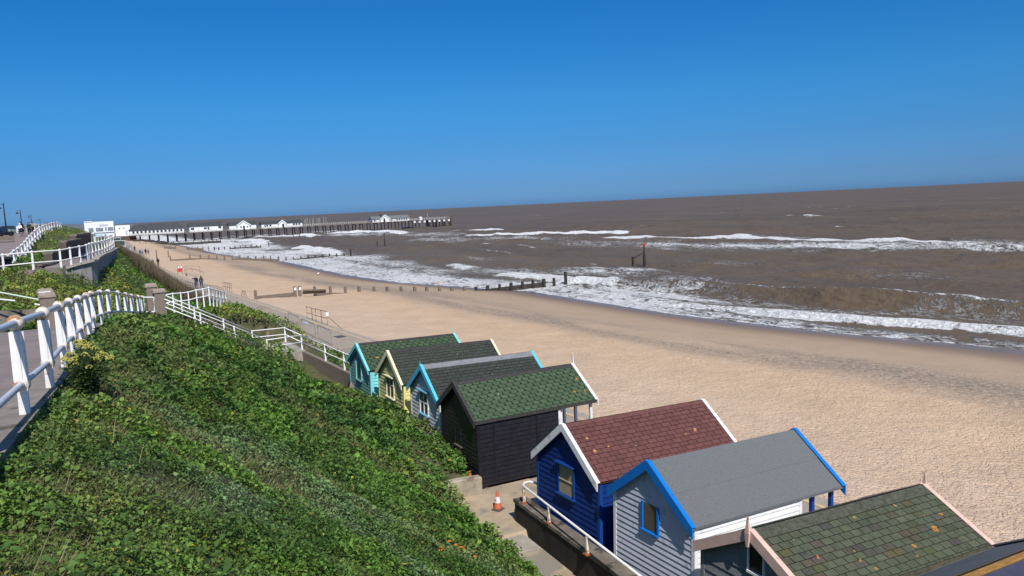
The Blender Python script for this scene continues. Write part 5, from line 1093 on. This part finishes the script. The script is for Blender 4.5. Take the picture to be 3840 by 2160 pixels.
# ------------------------------------------------------------------ people
def skin_mesh(name, V, Ed, rad, m, root=0, sub=2):
    me = bpy.data.meshes.new(name + "_src"); me.from_pydata(V, Ed, []); o = bpy.data.objects.new("tmp_skin", me); COL.objects.link(o)
    sk = o.modifiers.new("s", 'SKIN'); sk.use_smooth_shade = True
    for i, r in enumerate(rad): me.skin_vertices[0].data[i].radius = r if isinstance(r, tuple) else (r, r)
    me.skin_vertices[0].data[root].use_root = True
    o.modifiers.new("ss", 'SUBSURF').levels = sub
    dg = bpy.context.evaluated_depsgraph_get(); dg.update(); nm = bpy.data.meshes.new_from_object(o.evaluated_get(dg)); nm.name = name
    nm.materials.clear(); nm.materials.append(m); bpy.data.objects.remove(o); bpy.data.meshes.remove(me); return nm
def person(label, pos, rz, top, bottom, hair, h=1.7, stride=.16, arms=(.06, -.06), long_coat=False, hood=False, bend=0.0, raise_arm=False):
    """standing or walking figure in its own frame facing +Y; body one surface, clothes and hair its parts"""
    k = h / 1.7; s = stride; b_ = bend
    P = dict(pel=(0, 0, .93), wst=(0, .01 + b_ * .3, 1.08), che=(0, .02 + b_, 1.28), nek=(0, .03 + b_ * 1.2, 1.44), chn=(0, .05 + b_ * 1.4, 1.53), hed=(0, .05 + b_ * 1.5, 1.62), nose=(0, .14 + b_ * 1.5, 1.58),
             hl=(-.09, 0, .9), hr=(.09, 0, .9), kl=(-.095, s * .6 + .03, .5), kr=(.095, -s * .35 + .03, .5), al=(-.1, s * .75, .09), ar=(.1, -s * .85, .10), tl=(-.11, s * .75 + .15, .04), tr=(.11, -s * .85 + .14, .04),
             sl=(-.17, .02 + b_, 1.38), sr=(.17, .02 + b_, 1.38), el=(-.23, arms[0] - .02 + b_, 1.12), er=(.23, arms[1] - .02 + b_, 1.12), wl=(-.22, arms[0] * 2.2 + .08 + b_, .9), wr=(.22, arms[1] * 2.2 + .08 + b_, .9), fl=(-.21, arms[0] * 2.2 + .11 + b_, .78), fr=(.21, arms[1] * 2.2 + .11 + b_, .78))
    if raise_arm: P['el'] = (-.36, .05, 1.28); P['wl'] = (-.40, .22, 1.42); P['fl'] = (-.36, .28, 1.5)
    N = list(P); I = {n: i for i, n in enumerate(N)}; V = [tuple(c * k for c in P[n]) for n in N]
    rad = dict(pel=(.15, .11), wst=(.135, .095), che=(.165, .115), nek=.05, chn=.065, hed=(.078, .095), nose=.016, hl=.085, hr=.085, kl=.06, kr=.06, al=.042, ar=.042, tl=(.042, .03), tr=(.042, .03), sl=.06, sr=.06, el=.045, er=.045, wl=.032, wr=.032, fl=(.03, .02), fr=(.03, .02))
    ed = [('pel', 'wst'), ('wst', 'che'), ('che', 'nek'), ('nek', 'chn'), ('chn', 'hed'), ('hed', 'nose'), ('pel', 'hl'), ('pel', 'hr'), ('hl', 'kl'), ('hr', 'kr'), ('kl', 'al'), ('kr', 'ar'), ('al', 'tl'), ('ar', 'tr'), ('che', 'sl'), ('che', 'sr'), ('sl', 'el'), ('sr', 'er'), ('el', 'wl'), ('er', 'wr'), ('wl', 'fl'), ('wr', 'fr')]
    rr = lambda n, g=1.0, a=0.0: tuple((c * g + a) * k for c in (rad[n] if isinstance(rad[n], tuple) else (rad[n],) * 2))
    t = thing("person", label, "person", pos, "people out walking", rz)
    def sub(names, g, a, nm, m, lv=2, move=None):
        ix = {n: i for i, n in enumerate(names)}; vv = [V[I[n]] for n in names]
        if move: vv = [tuple(np.array(v) + np.array(move.get(n, (0, 0, 0))) * k) for n, v in zip(names, vv)]
        o = bpy.data.objects.new(nm, skin_mesh(nm, vv, [(ix[p], ix[q]) for p, q in ed if p in ix and q in ix], [rr(n, g, a) for n in names], m, 0, lv)); COL.objects.link(o); o.parent = t; return o
    sub(N, 1, 0, "body", SKIN)
    sub(['che', 'wst', 'pel', 'sl', 'sr', 'el', 'er', 'wl', 'wr', 'nek'] + (['hl', 'hr'] if long_coat else []), 1.12, .022, "jacket", top, 2, {'nek': (0, 0, -.05)})
    sub(['pel', 'hl', 'hr', 'kl', 'kr', 'al', 'ar'], 1.08, .018, "trousers", bottom, 2, {'al': (0, 0, .06), 'ar': (0, 0, .06)})
    for nm in ('l', 'r'):
        a, f = V[I['a' + nm]], V[I['t' + nm]]; b = MB(); b.ball(((a[0] + f[0]) / 2, (a[1] + f[1]) / 2, .045 * k), .05 * k, 8, 6, 1, 2.9, .95); o = b.build("shoe", BLACKM, t, True)
    b = MB(); c = V[I['hed']]; b.ball((c[0], c[1] - .02 * k, c[2] + .02 * k), .105 * k, 10, 8, 1, 1.12, 1.05)
    if hood: b.ball((c[0], c[1] - .05 * k, c[2] - .1 * k), .11 * k, 10, 8, 1.1, 1, 1.2)
    b.build("hair" if not hood else "hood", hair, t, True)
    return t
fab = lambda n, c: M(n, c, .9, .2, 8)
C_NAVY, C_OLIVE, C_DENIM, C_BLACK, C_GREY, C_WHITE, C_LILAC, C_SKY, C_DGREEN, C_BROWN, C_SAGE = fab("navy_cloth", (.015, .02, .07)), fab("olive_cloth", (.07, .06, .035)), fab("denim_cloth", (.05, .07, .13)), fab("black_cloth", (.012, .012, .015)), fab("grey_cloth", (.14, .13, .15)), fab("white_cloth", (.75, .75, .76)), fab("lilac_cloth", (.25, .2, .3)), fab("sky_cloth", (.2, .33, .45)), fab("dark_green_cloth", (.03, .045, .03)), fab("brown_cloth", (.10, .06, .05)), fab("sage_cloth", (.26, .27, .22))
H_GREY, H_DARK, H_BROWN = fab("grey_hair", (.42, .42, .42)), fab("dark_hair", (.02, .016, .014)), fab("auburn_hair", (.09, .04, .025))
p = atz(737, 1083, 0); person("grey-haired walker in a navy jacket with left arm raised, in the promenade couple", p, -.05, C_NAVY, C_DENIM, H_GREY, 1.78, raise_arm=True)
p = atz(757, 1081, 0); person("walker in a bulky olive coat and jeans, right of the couple on the promenade", p, .05, C_OLIVE, C_DENIM, C_OLIVE, 1.70, long_coat=True, hood=True)
p = atz(594, 999, 0); person("walker in a black jacket on the promenade, in front of the thin pole", p, 3.0, C_BLACK, C_BROWN, H_DARK, 1.8)
p = atz(574, 1000, 0); person("walker in a grey coat half hidden by the brown shrubs", p, .1, C_GREY, C_GREY, H_GREY, 1.7, long_coat=True)
p = atz(547, 956, 0); person("figure all in black within the distant promenade group", p, .2, C_BLACK, C_BLACK, C_BLACK, 1.8, hood=True)
p = atz(557, 955, 0); person("figure in a lilac top and brown trousers at the right of the distant promenade group", p, .1, C_LILAC, C_BROWN, H_BROWN, 1.75)
p = atz(535, 957, 0); person("figure in a pale blue jacket in the middle of the distant promenade group", p, .0, C_SKY, C_DENIM, H_DARK, 1.7)
p = atz(526, 957, 0); person("figure in dark blue bending forward at the left of the distant promenade group", p, -.3, C_NAVY, C_DENIM, H_DARK, 1.6, bend=.12)
p = atz(489, 943, 0); person("small far figure in blue and white at the shrubs' edge on the promenade", p, 3.1, C_SKY, C_WHITE, H_DARK, 1.7)
p = atz(506, 941, 0); person("small far figure in a brown coat beyond the promenade group", p, 3.1, C_BROWN, C_BLACK, H_BROWN, 1.7)
gp = lambda px, d: (lambda q: (q[0], q[1], float(np.interp(q[1], [u[1] for u in up_], [u[2] for u in up_]))))(atd(px, 850, d))
person("walker in a white jacket with white hood pushing a pushchair on the upper cliff path", gp(74, 122), 3.1, C_WHITE, C_BLACK, C_WHITE, 1.62, hood=True, arms=(.14, .14))
person("dark-clad walker just behind the one in white on the upper cliff path", gp(80, 125), 3.0, C_BLACK, C_BLACK, H_DARK, 1.82)
person("woman with long auburn hair in a dark green coat on the upper cliff path", gp(109, 121), 3.2, C_DGREEN, C_BLACK, H_BROWN, 1.75, long_coat=True)
person("walker in a pale sage jacket behind the woman in dark green", gp(122, 130), 3.1, C_SAGE, C_BLACK, H_DARK, 1.7)
q = gp(79, 119); t = thing("pushchair", "dark pushchair with pale wheels pushed by the walker in white", "pushchair", q)
b = MB(); b.ball((q[0], q[1], q[2] + .75), .32, 10, 8, .9, 1, 1.1); b.build("hood", C_BLACK, t); b = MB(); b.box((q[0], q[1] - .1, q[2] + .42), (.45, .6, .28)); b.build("seat", C_GREY, t)
for dx in (-.25, .25):
    for dy in (-.3, .25): b = MB(); b.tube([(q[0] + dx - .02, q[1] + dy, q[2] + .13), (q[0] + dx + .02, q[1] + dy, q[2] + .13)], .13, 10); b.build("wheel", GALV, t)
# two gulls on the sand
for (px, py), lab in (((1062, 1037), "white gull standing on the damp sand left of the foam, nearer the second groyne"), ((1193, 1031), "white gull standing by the water's edge, right of the other gull")):
    p = atz(px, py, -1.9); t = thing("gull", lab, "bird", p); b = MB(); b.ball((p[0], p[1], p[2] + .27), .11, 10, 8, 2.0, 1, 1); b.ball((p[0] + .2, p[1], p[2] + .42), .06, 8, 6); b.tube([(p[0] + .12, p[1], p[2] + .28), (p[0] + .2, p[1], p[2] + .42)], [.09, .055], 8); b.tube([(p[0] + .24, p[1], p[2] + .42), (p[0] + .31, p[1], p[2] + .41)], [.02, .005], 5); b.build("body", WHITE, t, True)
    b = MB()
    for dy in (-.04, .04): b.tube([(p[0], p[1] + dy, p[2] - .02), (p[0], p[1] + dy, p[2] + .2)], .012, 4)
    b.build("legs", M("gull_legs", (.4, .25, .05), .6, .1, 3), t)

# ------------------------------------------------------------------ plant cover of the bank
def leaf_mat(name, trans=.32, rough=.55):
    m = bpy.data.materials.new(name); m.use_nodes = True; n = m.node_tree; L = n.links.new; b = n.nodes['Principled BSDF']; out = n.nodes['Material Output']
    at = n.nodes.new("ShaderNodeVertexColor"); at.layer_name = "Col"; L(at.outputs[0], b.inputs['Base Color'])
    b.inputs['Roughness'].default_value = rough; b.inputs['Specular IOR Level'].default_value = .3
    tr = n.nodes.new("ShaderNodeBsdfTranslucent"); L(at.outputs[0], tr.inputs[0]); mx = n.nodes.new("ShaderNodeMixShader"); mx.inputs[0].default_value = trans
    L(b.outputs[0], mx.inputs[1]); L(tr.outputs[0], mx.inputs[2]); L(mx.outputs[0], out.inputs[0]); return m
LEAFM = leaf_mat("leaf"); GRASSM = leaf_mat("grass_blade", .25, .6); TWIGM = leaf_mat("twig", .05, .8)
def scatter(n, d0, d1, seed, az=(-11, 62)):
    r = np.random.default_rng(seed); th = np.radians(r.uniform(az[0], az[1], n)); d = np.exp(r.uniform(math.log(d0), math.log(d1), n))
    x, y = d * np.sin(th), d * np.cos(th)
    ok = (y > -8) & (y < 225) & (x > -27) & (x < 12.9) & ~bare(x, y)
    return x[ok], y[ok], d[ok], r
def slope_normal(x, y, e=.4):
    gx_ = (ground(x + e, y) - ground(x - e, y)) / (2 * e); gy_ = (ground(x, y + e) - ground(x, y - e)) / (2 * e)
    n = np.c_[-gx_, -gy_, np.ones_like(gx_)]; return n / np.linalg.norm(n, axis=1)[:, None]
def zones(x, y):
    """0..1 weights: dry grass, silver leaf, dark broad leaf, bright leaf, yellow-green"""
    xk = np.interp(y, kY, kX); a = x - xk
    wx = x + 1.2 * (fbm(x * .5, y * .5, 91) - .5); wy = y + 2 * (fbm(x * .4, y * .4, 92) - .5)
    dry = sstep(.54, .66, fbm(wx * .8, wy * .6, 101)) * .7 + .85 * np.exp(-((a - .9) / .9) ** 2) * sstep(0, .25, a) * (y < 44) * sstep(.34, .52, fbm(wx * .7, wy * .4, 102) + .06)
    silver = sstep(.43, .54, fbm(wx * .42, wy * .42, 103)) * (1 - sstep(13, 20, y)) * sstep(.5, 2, a)
    dark = sstep(.44, .58, fbm(wx * .45, wy * .33, 104))
    bright = sstep(.50, .62, fbm(wx * .6, wy * .5, 105)) + .5 * sstep(5, 8, x) * (y < 24)
    yel = sstep(.5, .62, fbm(wx * .22, wy * .16, 106)) * sstep(44, 50, y) + .3 * sstep(.60, .68, fbm(wx * .6, wy * .6, 107))
    return np.clip(dry, 0, 1), np.clip(silver, 0, 1), dark, np.clip(bright, 0, 1), np.clip(yel, 0, 1)
x, y, d, r = scatter(2100000, 2.2, 190, 21)
dry, silver, dark, bright, yel = zones(x, y)
clump = fbm(x * 1.6, y * 1.6, 111, 3); fine = vnoise(x * 5.5, y * 5.5, 112)
keep = r.random(len(x)) < np.clip(.28 + 1.5 * (clump - .30) + .9 * (fine - .45), .10, 1) * (1 - .62 * dry)
soil = sstep(.67, .70, fbm(x * .8, y * .8, 113)) * (y < 30); keep &= r.random(len(x)) > soil * .85
x, y, d, dry, silver, dark, bright, yel, clump = (q[keep] for q in (x, y, d, dry, silver, dark, bright, yel, clump))
n = len(x); z = rough_ground(x, y); N = slope_normal(x, y)
s = np.clip(.0040 * d, .02, .125) * r.uniform(.5, 1.5, n) * (1 + .2 * bright) * (1 + .5 * (r.random(n) < .06)) * np.where(silver > .5, .8, 1) * np.where(dark > .5, 1.12, 1)
hgt = (.06 + .45 * np.clip(clump - .3, 0, .6) + .12 * yel) * r.random(n) ** .6 * np.clip(.6 + d / 40, .6, 1.6)
edge = 1 + .6 * sstep(6.5, 8.5, x) * (y < 20)
hgt = hgt * edge
P = np.c_[x, y, z] + N * hgt[:, None]
ax = r.normal(size=(n, 3)); ax = ax - (ax * N).sum(1)[:, None] * N; ax /= np.linalg.norm(ax, axis=1)[:, None] + 1e-9
pit = r.uniform(-.2, 1.15, n); D = ax * np.cos(pit)[:, None] + N * np.sin(pit)[:, None]
B = np.cross(D, N); B /= np.linalg.norm(B, axis=1)[:, None] + 1e-9
rol = r.normal(0, .45, n); U = np.cross(B, D); Bq = B * np.cos(rol)[:, None] + U * np.sin(rol)[:, None]; Uq = np.cross(Bq, D)
wd = r.uniform(.26, .44, n); S_ = s[:, None]
V = np.stack([P, P + D * S_ * .5 + Bq * S_ * wd[:, None] + Uq * S_ * .1, P + D * S_ - Uq * S_ * .12, P + D * S_ * .5 - Bq * S_ * wd[:, None] + Uq * S_ * .1], 1).reshape(-1, 3)
q = np.arange(n)[:, None] * 4; F = np.concatenate([q + np.array([[0, 1, 2]]), q + np.array([[0, 2, 3]])])
def lerp(a, b_, t): return a * (1 - t[:, None]) + np.array(b_)[None] * t[:, None]
col = np.tile(np.array([.075, .125, .034]), (n, 1))
col = lerp(col, (.034, .078, .022), dark * .7); col = lerp(col, (.115, .205, .040), bright * r.uniform(.2, 1, n)); col = lerp(col, (.150, .205, .125), silver * r.uniform(.4, 1, n)); col = lerp(col, (.27, .24, .045), yel * r.uniform(.1, 1, n) ** 1.5); col = lerp(col, (.17, .16, .07), dry * r.uniform(.1, .7, n))
odd = r.random(n); col[odd > .985] = (.24, .17, .06); col[odd < .004] = (.42, .34, .03)
col *= r.uniform(.7, 1.7, n)[:, None] * np.array([1.12, 1.24, .92])
# rosettes of larger leaves standing up through the mat
rr = np.random.default_rng(44); cx, cy, cdist, _ = scatter(900, 4, 60, 45); pick = rr.random(len(cx)) < .30 * sstep(.40, .55, fbm(cx * .35, cy * .3, 104)) + .05; cx, cy, cdist = cx[pick], cy[pick], cdist[pick]
kk = 16; RX, RY = np.repeat(cx, kk), np.repeat(cy, kk); n2 = len(RX); RN = slope_normal(RX, RY); a2 = rr.uniform(0, 6.28, n2); R0 = np.c_[RX, RY, rough_ground(RX, RY)] + RN * rr.uniform(.08, .34, n2)[:, None] + np.c_[np.cos(a2), np.sin(a2), np.zeros(n2)] * rr.uniform(.0, .16, n2)[:, None]
e2 = rr.uniform(-.1, .9, n2); D2 = np.c_[np.cos(a2) * np.cos(e2), np.sin(a2) * np.cos(e2), np.sin(e2)]; B2 = np.c_[-np.sin(a2), np.cos(a2), rr.normal(0, .3, n2)]; B2 /= np.linalg.norm(B2, axis=1)[:, None]
s2 = (rr.uniform(.08, .17, n2) * np.clip(np.repeat(cdist, kk) / 14, .75, 1.5))[:, None]; w2 = rr.uniform(.22, .34, n2)[:, None]; dn = np.array([0, 0, 1.0])
V2 = np.stack([R0, R0 + D2 * s2 * .5 + B2 * s2 * w2 + dn * s2 * .12, R0 + D2 * s2 - dn * s2 * .10, R0 + D2 * s2 * .5 - B2 * s2 * w2 + dn * s2 * .12], 1).reshape(-1, 3)
q2 = len(V) + np.arange(n2)[:, None] * 4; F = np.concatenate([F, q2 + np.array([[0, 1, 2]]), q2 + np.array([[0, 2, 3]])]); V = np.concatenate([V, V2])
col = np.concatenate([col, np.array([.085, .165, .036])[None] * rr.uniform(.55, 1.5, n2)[:, None] * np.where(np.repeat(rr.random(len(cx)), kk) < .3, .6, 1.0)[:, None]])
stuff(np_mesh("ground_cover", V, F, LEAFM, False, np.repeat(col, 4, 0)), "dense green leafy ground cover clothing the cliff bank", "ground cover")

# grass: long narrow blades, dry straw along the kerb and in patches, green elsewhere
x, y, d, r = scatter(520000, 2.2, 70, 22)
dry, silver, dark, bright, yel = zones(x, y); tuft = fbm(x * 2.2, y * 2.2, 121)
keep = r.random(len(x)) < np.clip(.06 + dry * .85 + .8 * (tuft - .56), .04, 1)
x, y, d, dry, dark, tuft = (q[keep] for q in (x, y, d, dry, dark, tuft)); n = len(x)
N = slope_normal(x, y); P = np.c_[x, y, rough_ground(x, y)]
ln = np.clip(.0095 * d, .06, .22) * r.uniform(.5, 1.3, n) * (.8 + .5 * tuft); wdt = np.clip(.00055 * d, .0028, .02) * r.uniform(.7, 1.4, n)
an = 2 * math.pi * vnoise(x * 1.6, y * 1.6, 122) * 1.5 + r.normal(0, 1.6, n); H = np.c_[np.cos(an), np.sin(an), np.zeros(n)]
lean = r.uniform(.15, .95, n); UPV = N * .5 + np.array([0, 0, .5]); D = UPV * np.cos(lean)[:, None] + H * np.sin(lean)[:, None]
B = np.c_[-np.sin(an), np.cos(an), np.zeros(n)]
V = np.stack([P - B * wdt[:, None], P + B * wdt[:, None], P + D * ln[:, None] * .6 + B * wdt[:, None] * .6, P + (D * 1.0 + H * .18) * ln[:, None]], 1).reshape(-1, 3)
q = np.arange(n)[:, None] * 4; F = np.concatenate([q + np.array([[0, 1, 2]]), q + np.array([[0, 2, 3]])])
col = lerp(np.tile(np.array([.085, .13, .035]), (n, 1)), (.25, .215, .10), np.clip(dry * r.uniform(.1, 1.0, n), 0, 1)); col *= r.uniform(.6, 1.35, n)[:, None]
# a few long dead stems
rr = np.random.default_rng(46); k3 = rr.choice(n, 420, replace=False); P3 = P[k3]; a3 = rr.uniform(0, 6.28, 420); l3 = rr.uniform(.25, .6, 420)[:, None]; D3 = np.c_[np.cos(a3), np.sin(a3), rr.uniform(.2, 1.2, 420)]; D3 /= np.linalg.norm(D3, axis=1)[:, None]; B3 = np.c_[-np.sin(a3), np.cos(a3), np.zeros(420)] * np.clip(.0005 * d[k3], .004, .015)[:, None]
V3 = np.stack([P3 - B3, P3 + B3, P3 + D3 * l3 * .6 + B3 * .8, P3 + D3 * l3], 1).reshape(-1, 3); q3 = len(V) + np.arange(420)[:, None] * 4; F = np.concatenate([F, q3 + np.array([[0, 1, 2]]), q3 + np.array([[0, 2, 3]])]); V = np.concatenate([V, V3]); col = np.concatenate([col, np.array([.34, .29, .17])[None] * rr.uniform(.6, 1.2, 420)[:, None]])
stuff(np_mesh("grass", V, F, GRASSM, False, np.repeat(col, 4, 0)), "dry and green grass growing along the path kerb and through the bank", "grass")

# leafless brown shrubs along the foot of the far bank
r = np.random.default_rng(31); n = 110000
y = np.exp(r.uniform(math.log(57), math.log(200), n)); inn = interp(INN, y); x = inn - .2 - r.random(n) ** 1.3 * np.interp(y, [57, 62, 70, 90, 200], [.6, 2.6, 5.2, 6.2, 6.0])
cl = fbm(x * .5, y * .35, 131); k = r.random(n) < np.clip(.3 + 1.8 * (cl - .35), 0, 1) * sstep(60, 68, y + 2 * r.normal(size=n)); x, y, cl = x[k], y[k], cl[k]; n = len(x)
z = ground(x, y) + r.random(n) * .5; hh = r.uniform(.4, 1.0, n) * (.5 + 1.1 * cl) * np.interp(y, [57, 75, 110], [.6, .9, 1.05]); an = r.uniform(0, 6.28, n); le = r.uniform(.1, .9, n)
D = np.c_[np.cos(an) * np.sin(le), np.sin(an) * np.sin(le), np.cos(le)] * hh[:, None]; wq = np.clip(.00042 * y, .02, .07) * r.uniform(.6, 1.4, n); B = np.c_[-np.sin(an + .7), np.cos(an + .7), np.zeros(n)] * wq[:, None]; P = np.c_[x, y, z]
V = np.stack([P - B, P + B, P + D], 1).reshape(-1, 3); F = np.arange(3 * n).reshape(-1, 3)
col = lerp(np.tile(np.array([.125, .088, .058]), (n, 1)), (.075, .095, .03), (r.random(n) < .16) * 1.0) * r.uniform(.5, 1.35, n)[:, None]
stuff(np_mesh("shrub_thicket", V, F, TWIGM, False, np.repeat(col, 3, 0)), "brown leafless shrubs massed on the lower bank beside the promenade", "shrubs")

# flowering plant by the railing
def hit(px, py, d0=2.0, d1=80.0):
    q = ray(px, py); dd = np.linspace(d0, d1, 1500); pts = CAMP + q[None] * dd[:, None]; g = rough_ground(pts[:, 0], pts[:, 1]); i = int(np.argmax(pts[:, 2] < g)); return pts[i] if pts[i, 2] < g[i] else pts[-1]
c = np.array(atd(325, 1415, 13.3)); c[2] = float(rough_ground(c[0], c[1]))
t = thing("flowering_plant", "bushy plant with rounded yellow green flower heads growing against the railing kerb", "plant", c)
stb = MB(); ump = M("yellow_green_umbel", (.36, .34, .075), .8, .35, 30); rs = random.Random(5); heads = []
tg = [(845, 100), (905, 90), (985, 110), (930, 150), (1030, 160), (835, 205), (745, 230), (700, 275), (850, 245), (920, 230), (800, 285), (1085, 215), (1125, 235), (1050, 265), (780, 345), (870, 325), (965, 365), (900, 375), (1110, 255), (720, 300), (1195, 265), (820, 350), (945, 260), (870, 130)]
for u, v in tg:
    p = atd(u * .345, 1250 + v * .345, rs.uniform(12.6, 13.7)); heads.append(p); b = MB(); R_ = rs.uniform(.045, .07)
    for k in range(26):
        a = rs.uniform(0, 6.28); e = math.acos(1 - rs.random() * .9); b.ball((p[0] + R_ * math.sin(e) * math.cos(a), p[1] + R_ * math.sin(e) * math.sin(a), p[2] + R_ * (math.cos(e) - .4)), R_ * .24, 6, 4)
    b.build("flower_head", ump, t)
    m_ = (p * .45 + c * .55) + np.array([0, 0, .06]); stb.tube([c + np.array([rs.uniform(-.2, .2), rs.uniform(-.2, .2), -.05]), m_, p - np.array([0, 0, R_ * .4])], [.010, .008, .004], 5)
stb.build("stems", M("plant_stem", (.10, .11, .04), .7, .2, 8), t)
n = 2600; rr_ = np.random.default_rng(6); hi = np.array(heads)[rr_.integers(0, len(heads), n)]; f = rr_.random(n) ** .7; P = c[None] + (hi - c[None]) * (f * .92)[:, None] + rr_.normal(0, .07, (n, 3)) * np.array([1, 1, .7])
an = rr_.uniform(0, 6.28, n); s = rr_.uniform(.025, .07, n)[:, None]; D = np.c_[np.cos(an), np.sin(an), rr_.uniform(-.3, .6, n)]; B = np.c_[-np.sin(an), np.cos(an), rr_.uniform(-.4, .4, n)] * .35
V = np.stack([P, P + D * s * .5 + B * s, P + D * s, P + D * s * .5 - B * s], 1).reshape(-1, 3); F = np.arange(4 * n).reshape(-1, 4)
lo = np_mesh("leaves", V, F, LEAFM, False, np.repeat(np.array([.055, .095, .025])[None] * rr_.uniform(.6, 1.5, n)[:, None], 4, 0)); lo.parent = t; lo.matrix_parent_inverse = Matrix.Translation(t.location).inverted()
# orange marigolds low on the bank, and a few violet-blue flowers higher up
def flower(name, label, cat, group, pxs, col, R_):
    first = None
    for u, v in pxs:
        p = hit(u, v); p = p + np.array([0, 0, .05])
        if first is None:
            t = thing(name, label, cat, p, group); b = MB(); z0 = p[2]
            for k in range(9):
                a = 2 * math.pi * k / 9; ca, sa = math.cos(a), math.sin(a); q = lambda f, g, dz: (p[0] + ca * f - sa * g, p[1] + sa * f + ca * g, z0 + dz)
                b.hexa([q(.01, -.008, .10), q(R_, -R_ * .22, .115), q(R_, R_ * .22, .115), q(.01, .008, .10), q(.01, -.008, .106), q(R_, -R_ * .22, .121), q(R_, R_ * .22, .121), q(.01, .008, .106)])
            b.build("petals", M(name + "_petal", col, .6, .12, 12), t); b = MB(); b.ball((p[0], p[1], z0 + .115), R_ * .3, 8, 6, 1, 1, .6); b.build("flower_centre", M(name + "_centre", tuple(c_ * .6 for c_ in col), .8, .2, 12), t)
            b = MB(); b.tube([(p[0], p[1], z0 - .1), (p[0], p[1], z0 + .1)], .005, 5); b.build("stem", MATS["plant_stem"], t); first = t
        else: dup(first, p)
flower("marigold", "small orange marigold flower among the leaves low on the bank", "flower", "orange marigolds on the bank", [(1000 + u * .388, 1600 + v * .388) for u, v in ((1535, 1072), (1615, 1070), (1642, 1218), (1685, 1250), (1683, 1278), (1712, 1270), (1770, 1178), (1832, 1214), (1880, 1235), (1912, 1228), (1985, 1256), (2015, 1325), (1725, 1335), (1745, 1348), (1905, 1250))], (.72, .22, .03), .038)
flower("periwinkle", "small violet blue flower among dark leaves halfway down the bank", "flower", "violet blue flowers on the bank", [(1000 + u * .388, 1600 + v * .388) for u, v in ((922, 655), (965, 668), (1008, 705), (945, 778), (865, 528), (895, 605))], (.22, .24, .60), .032)
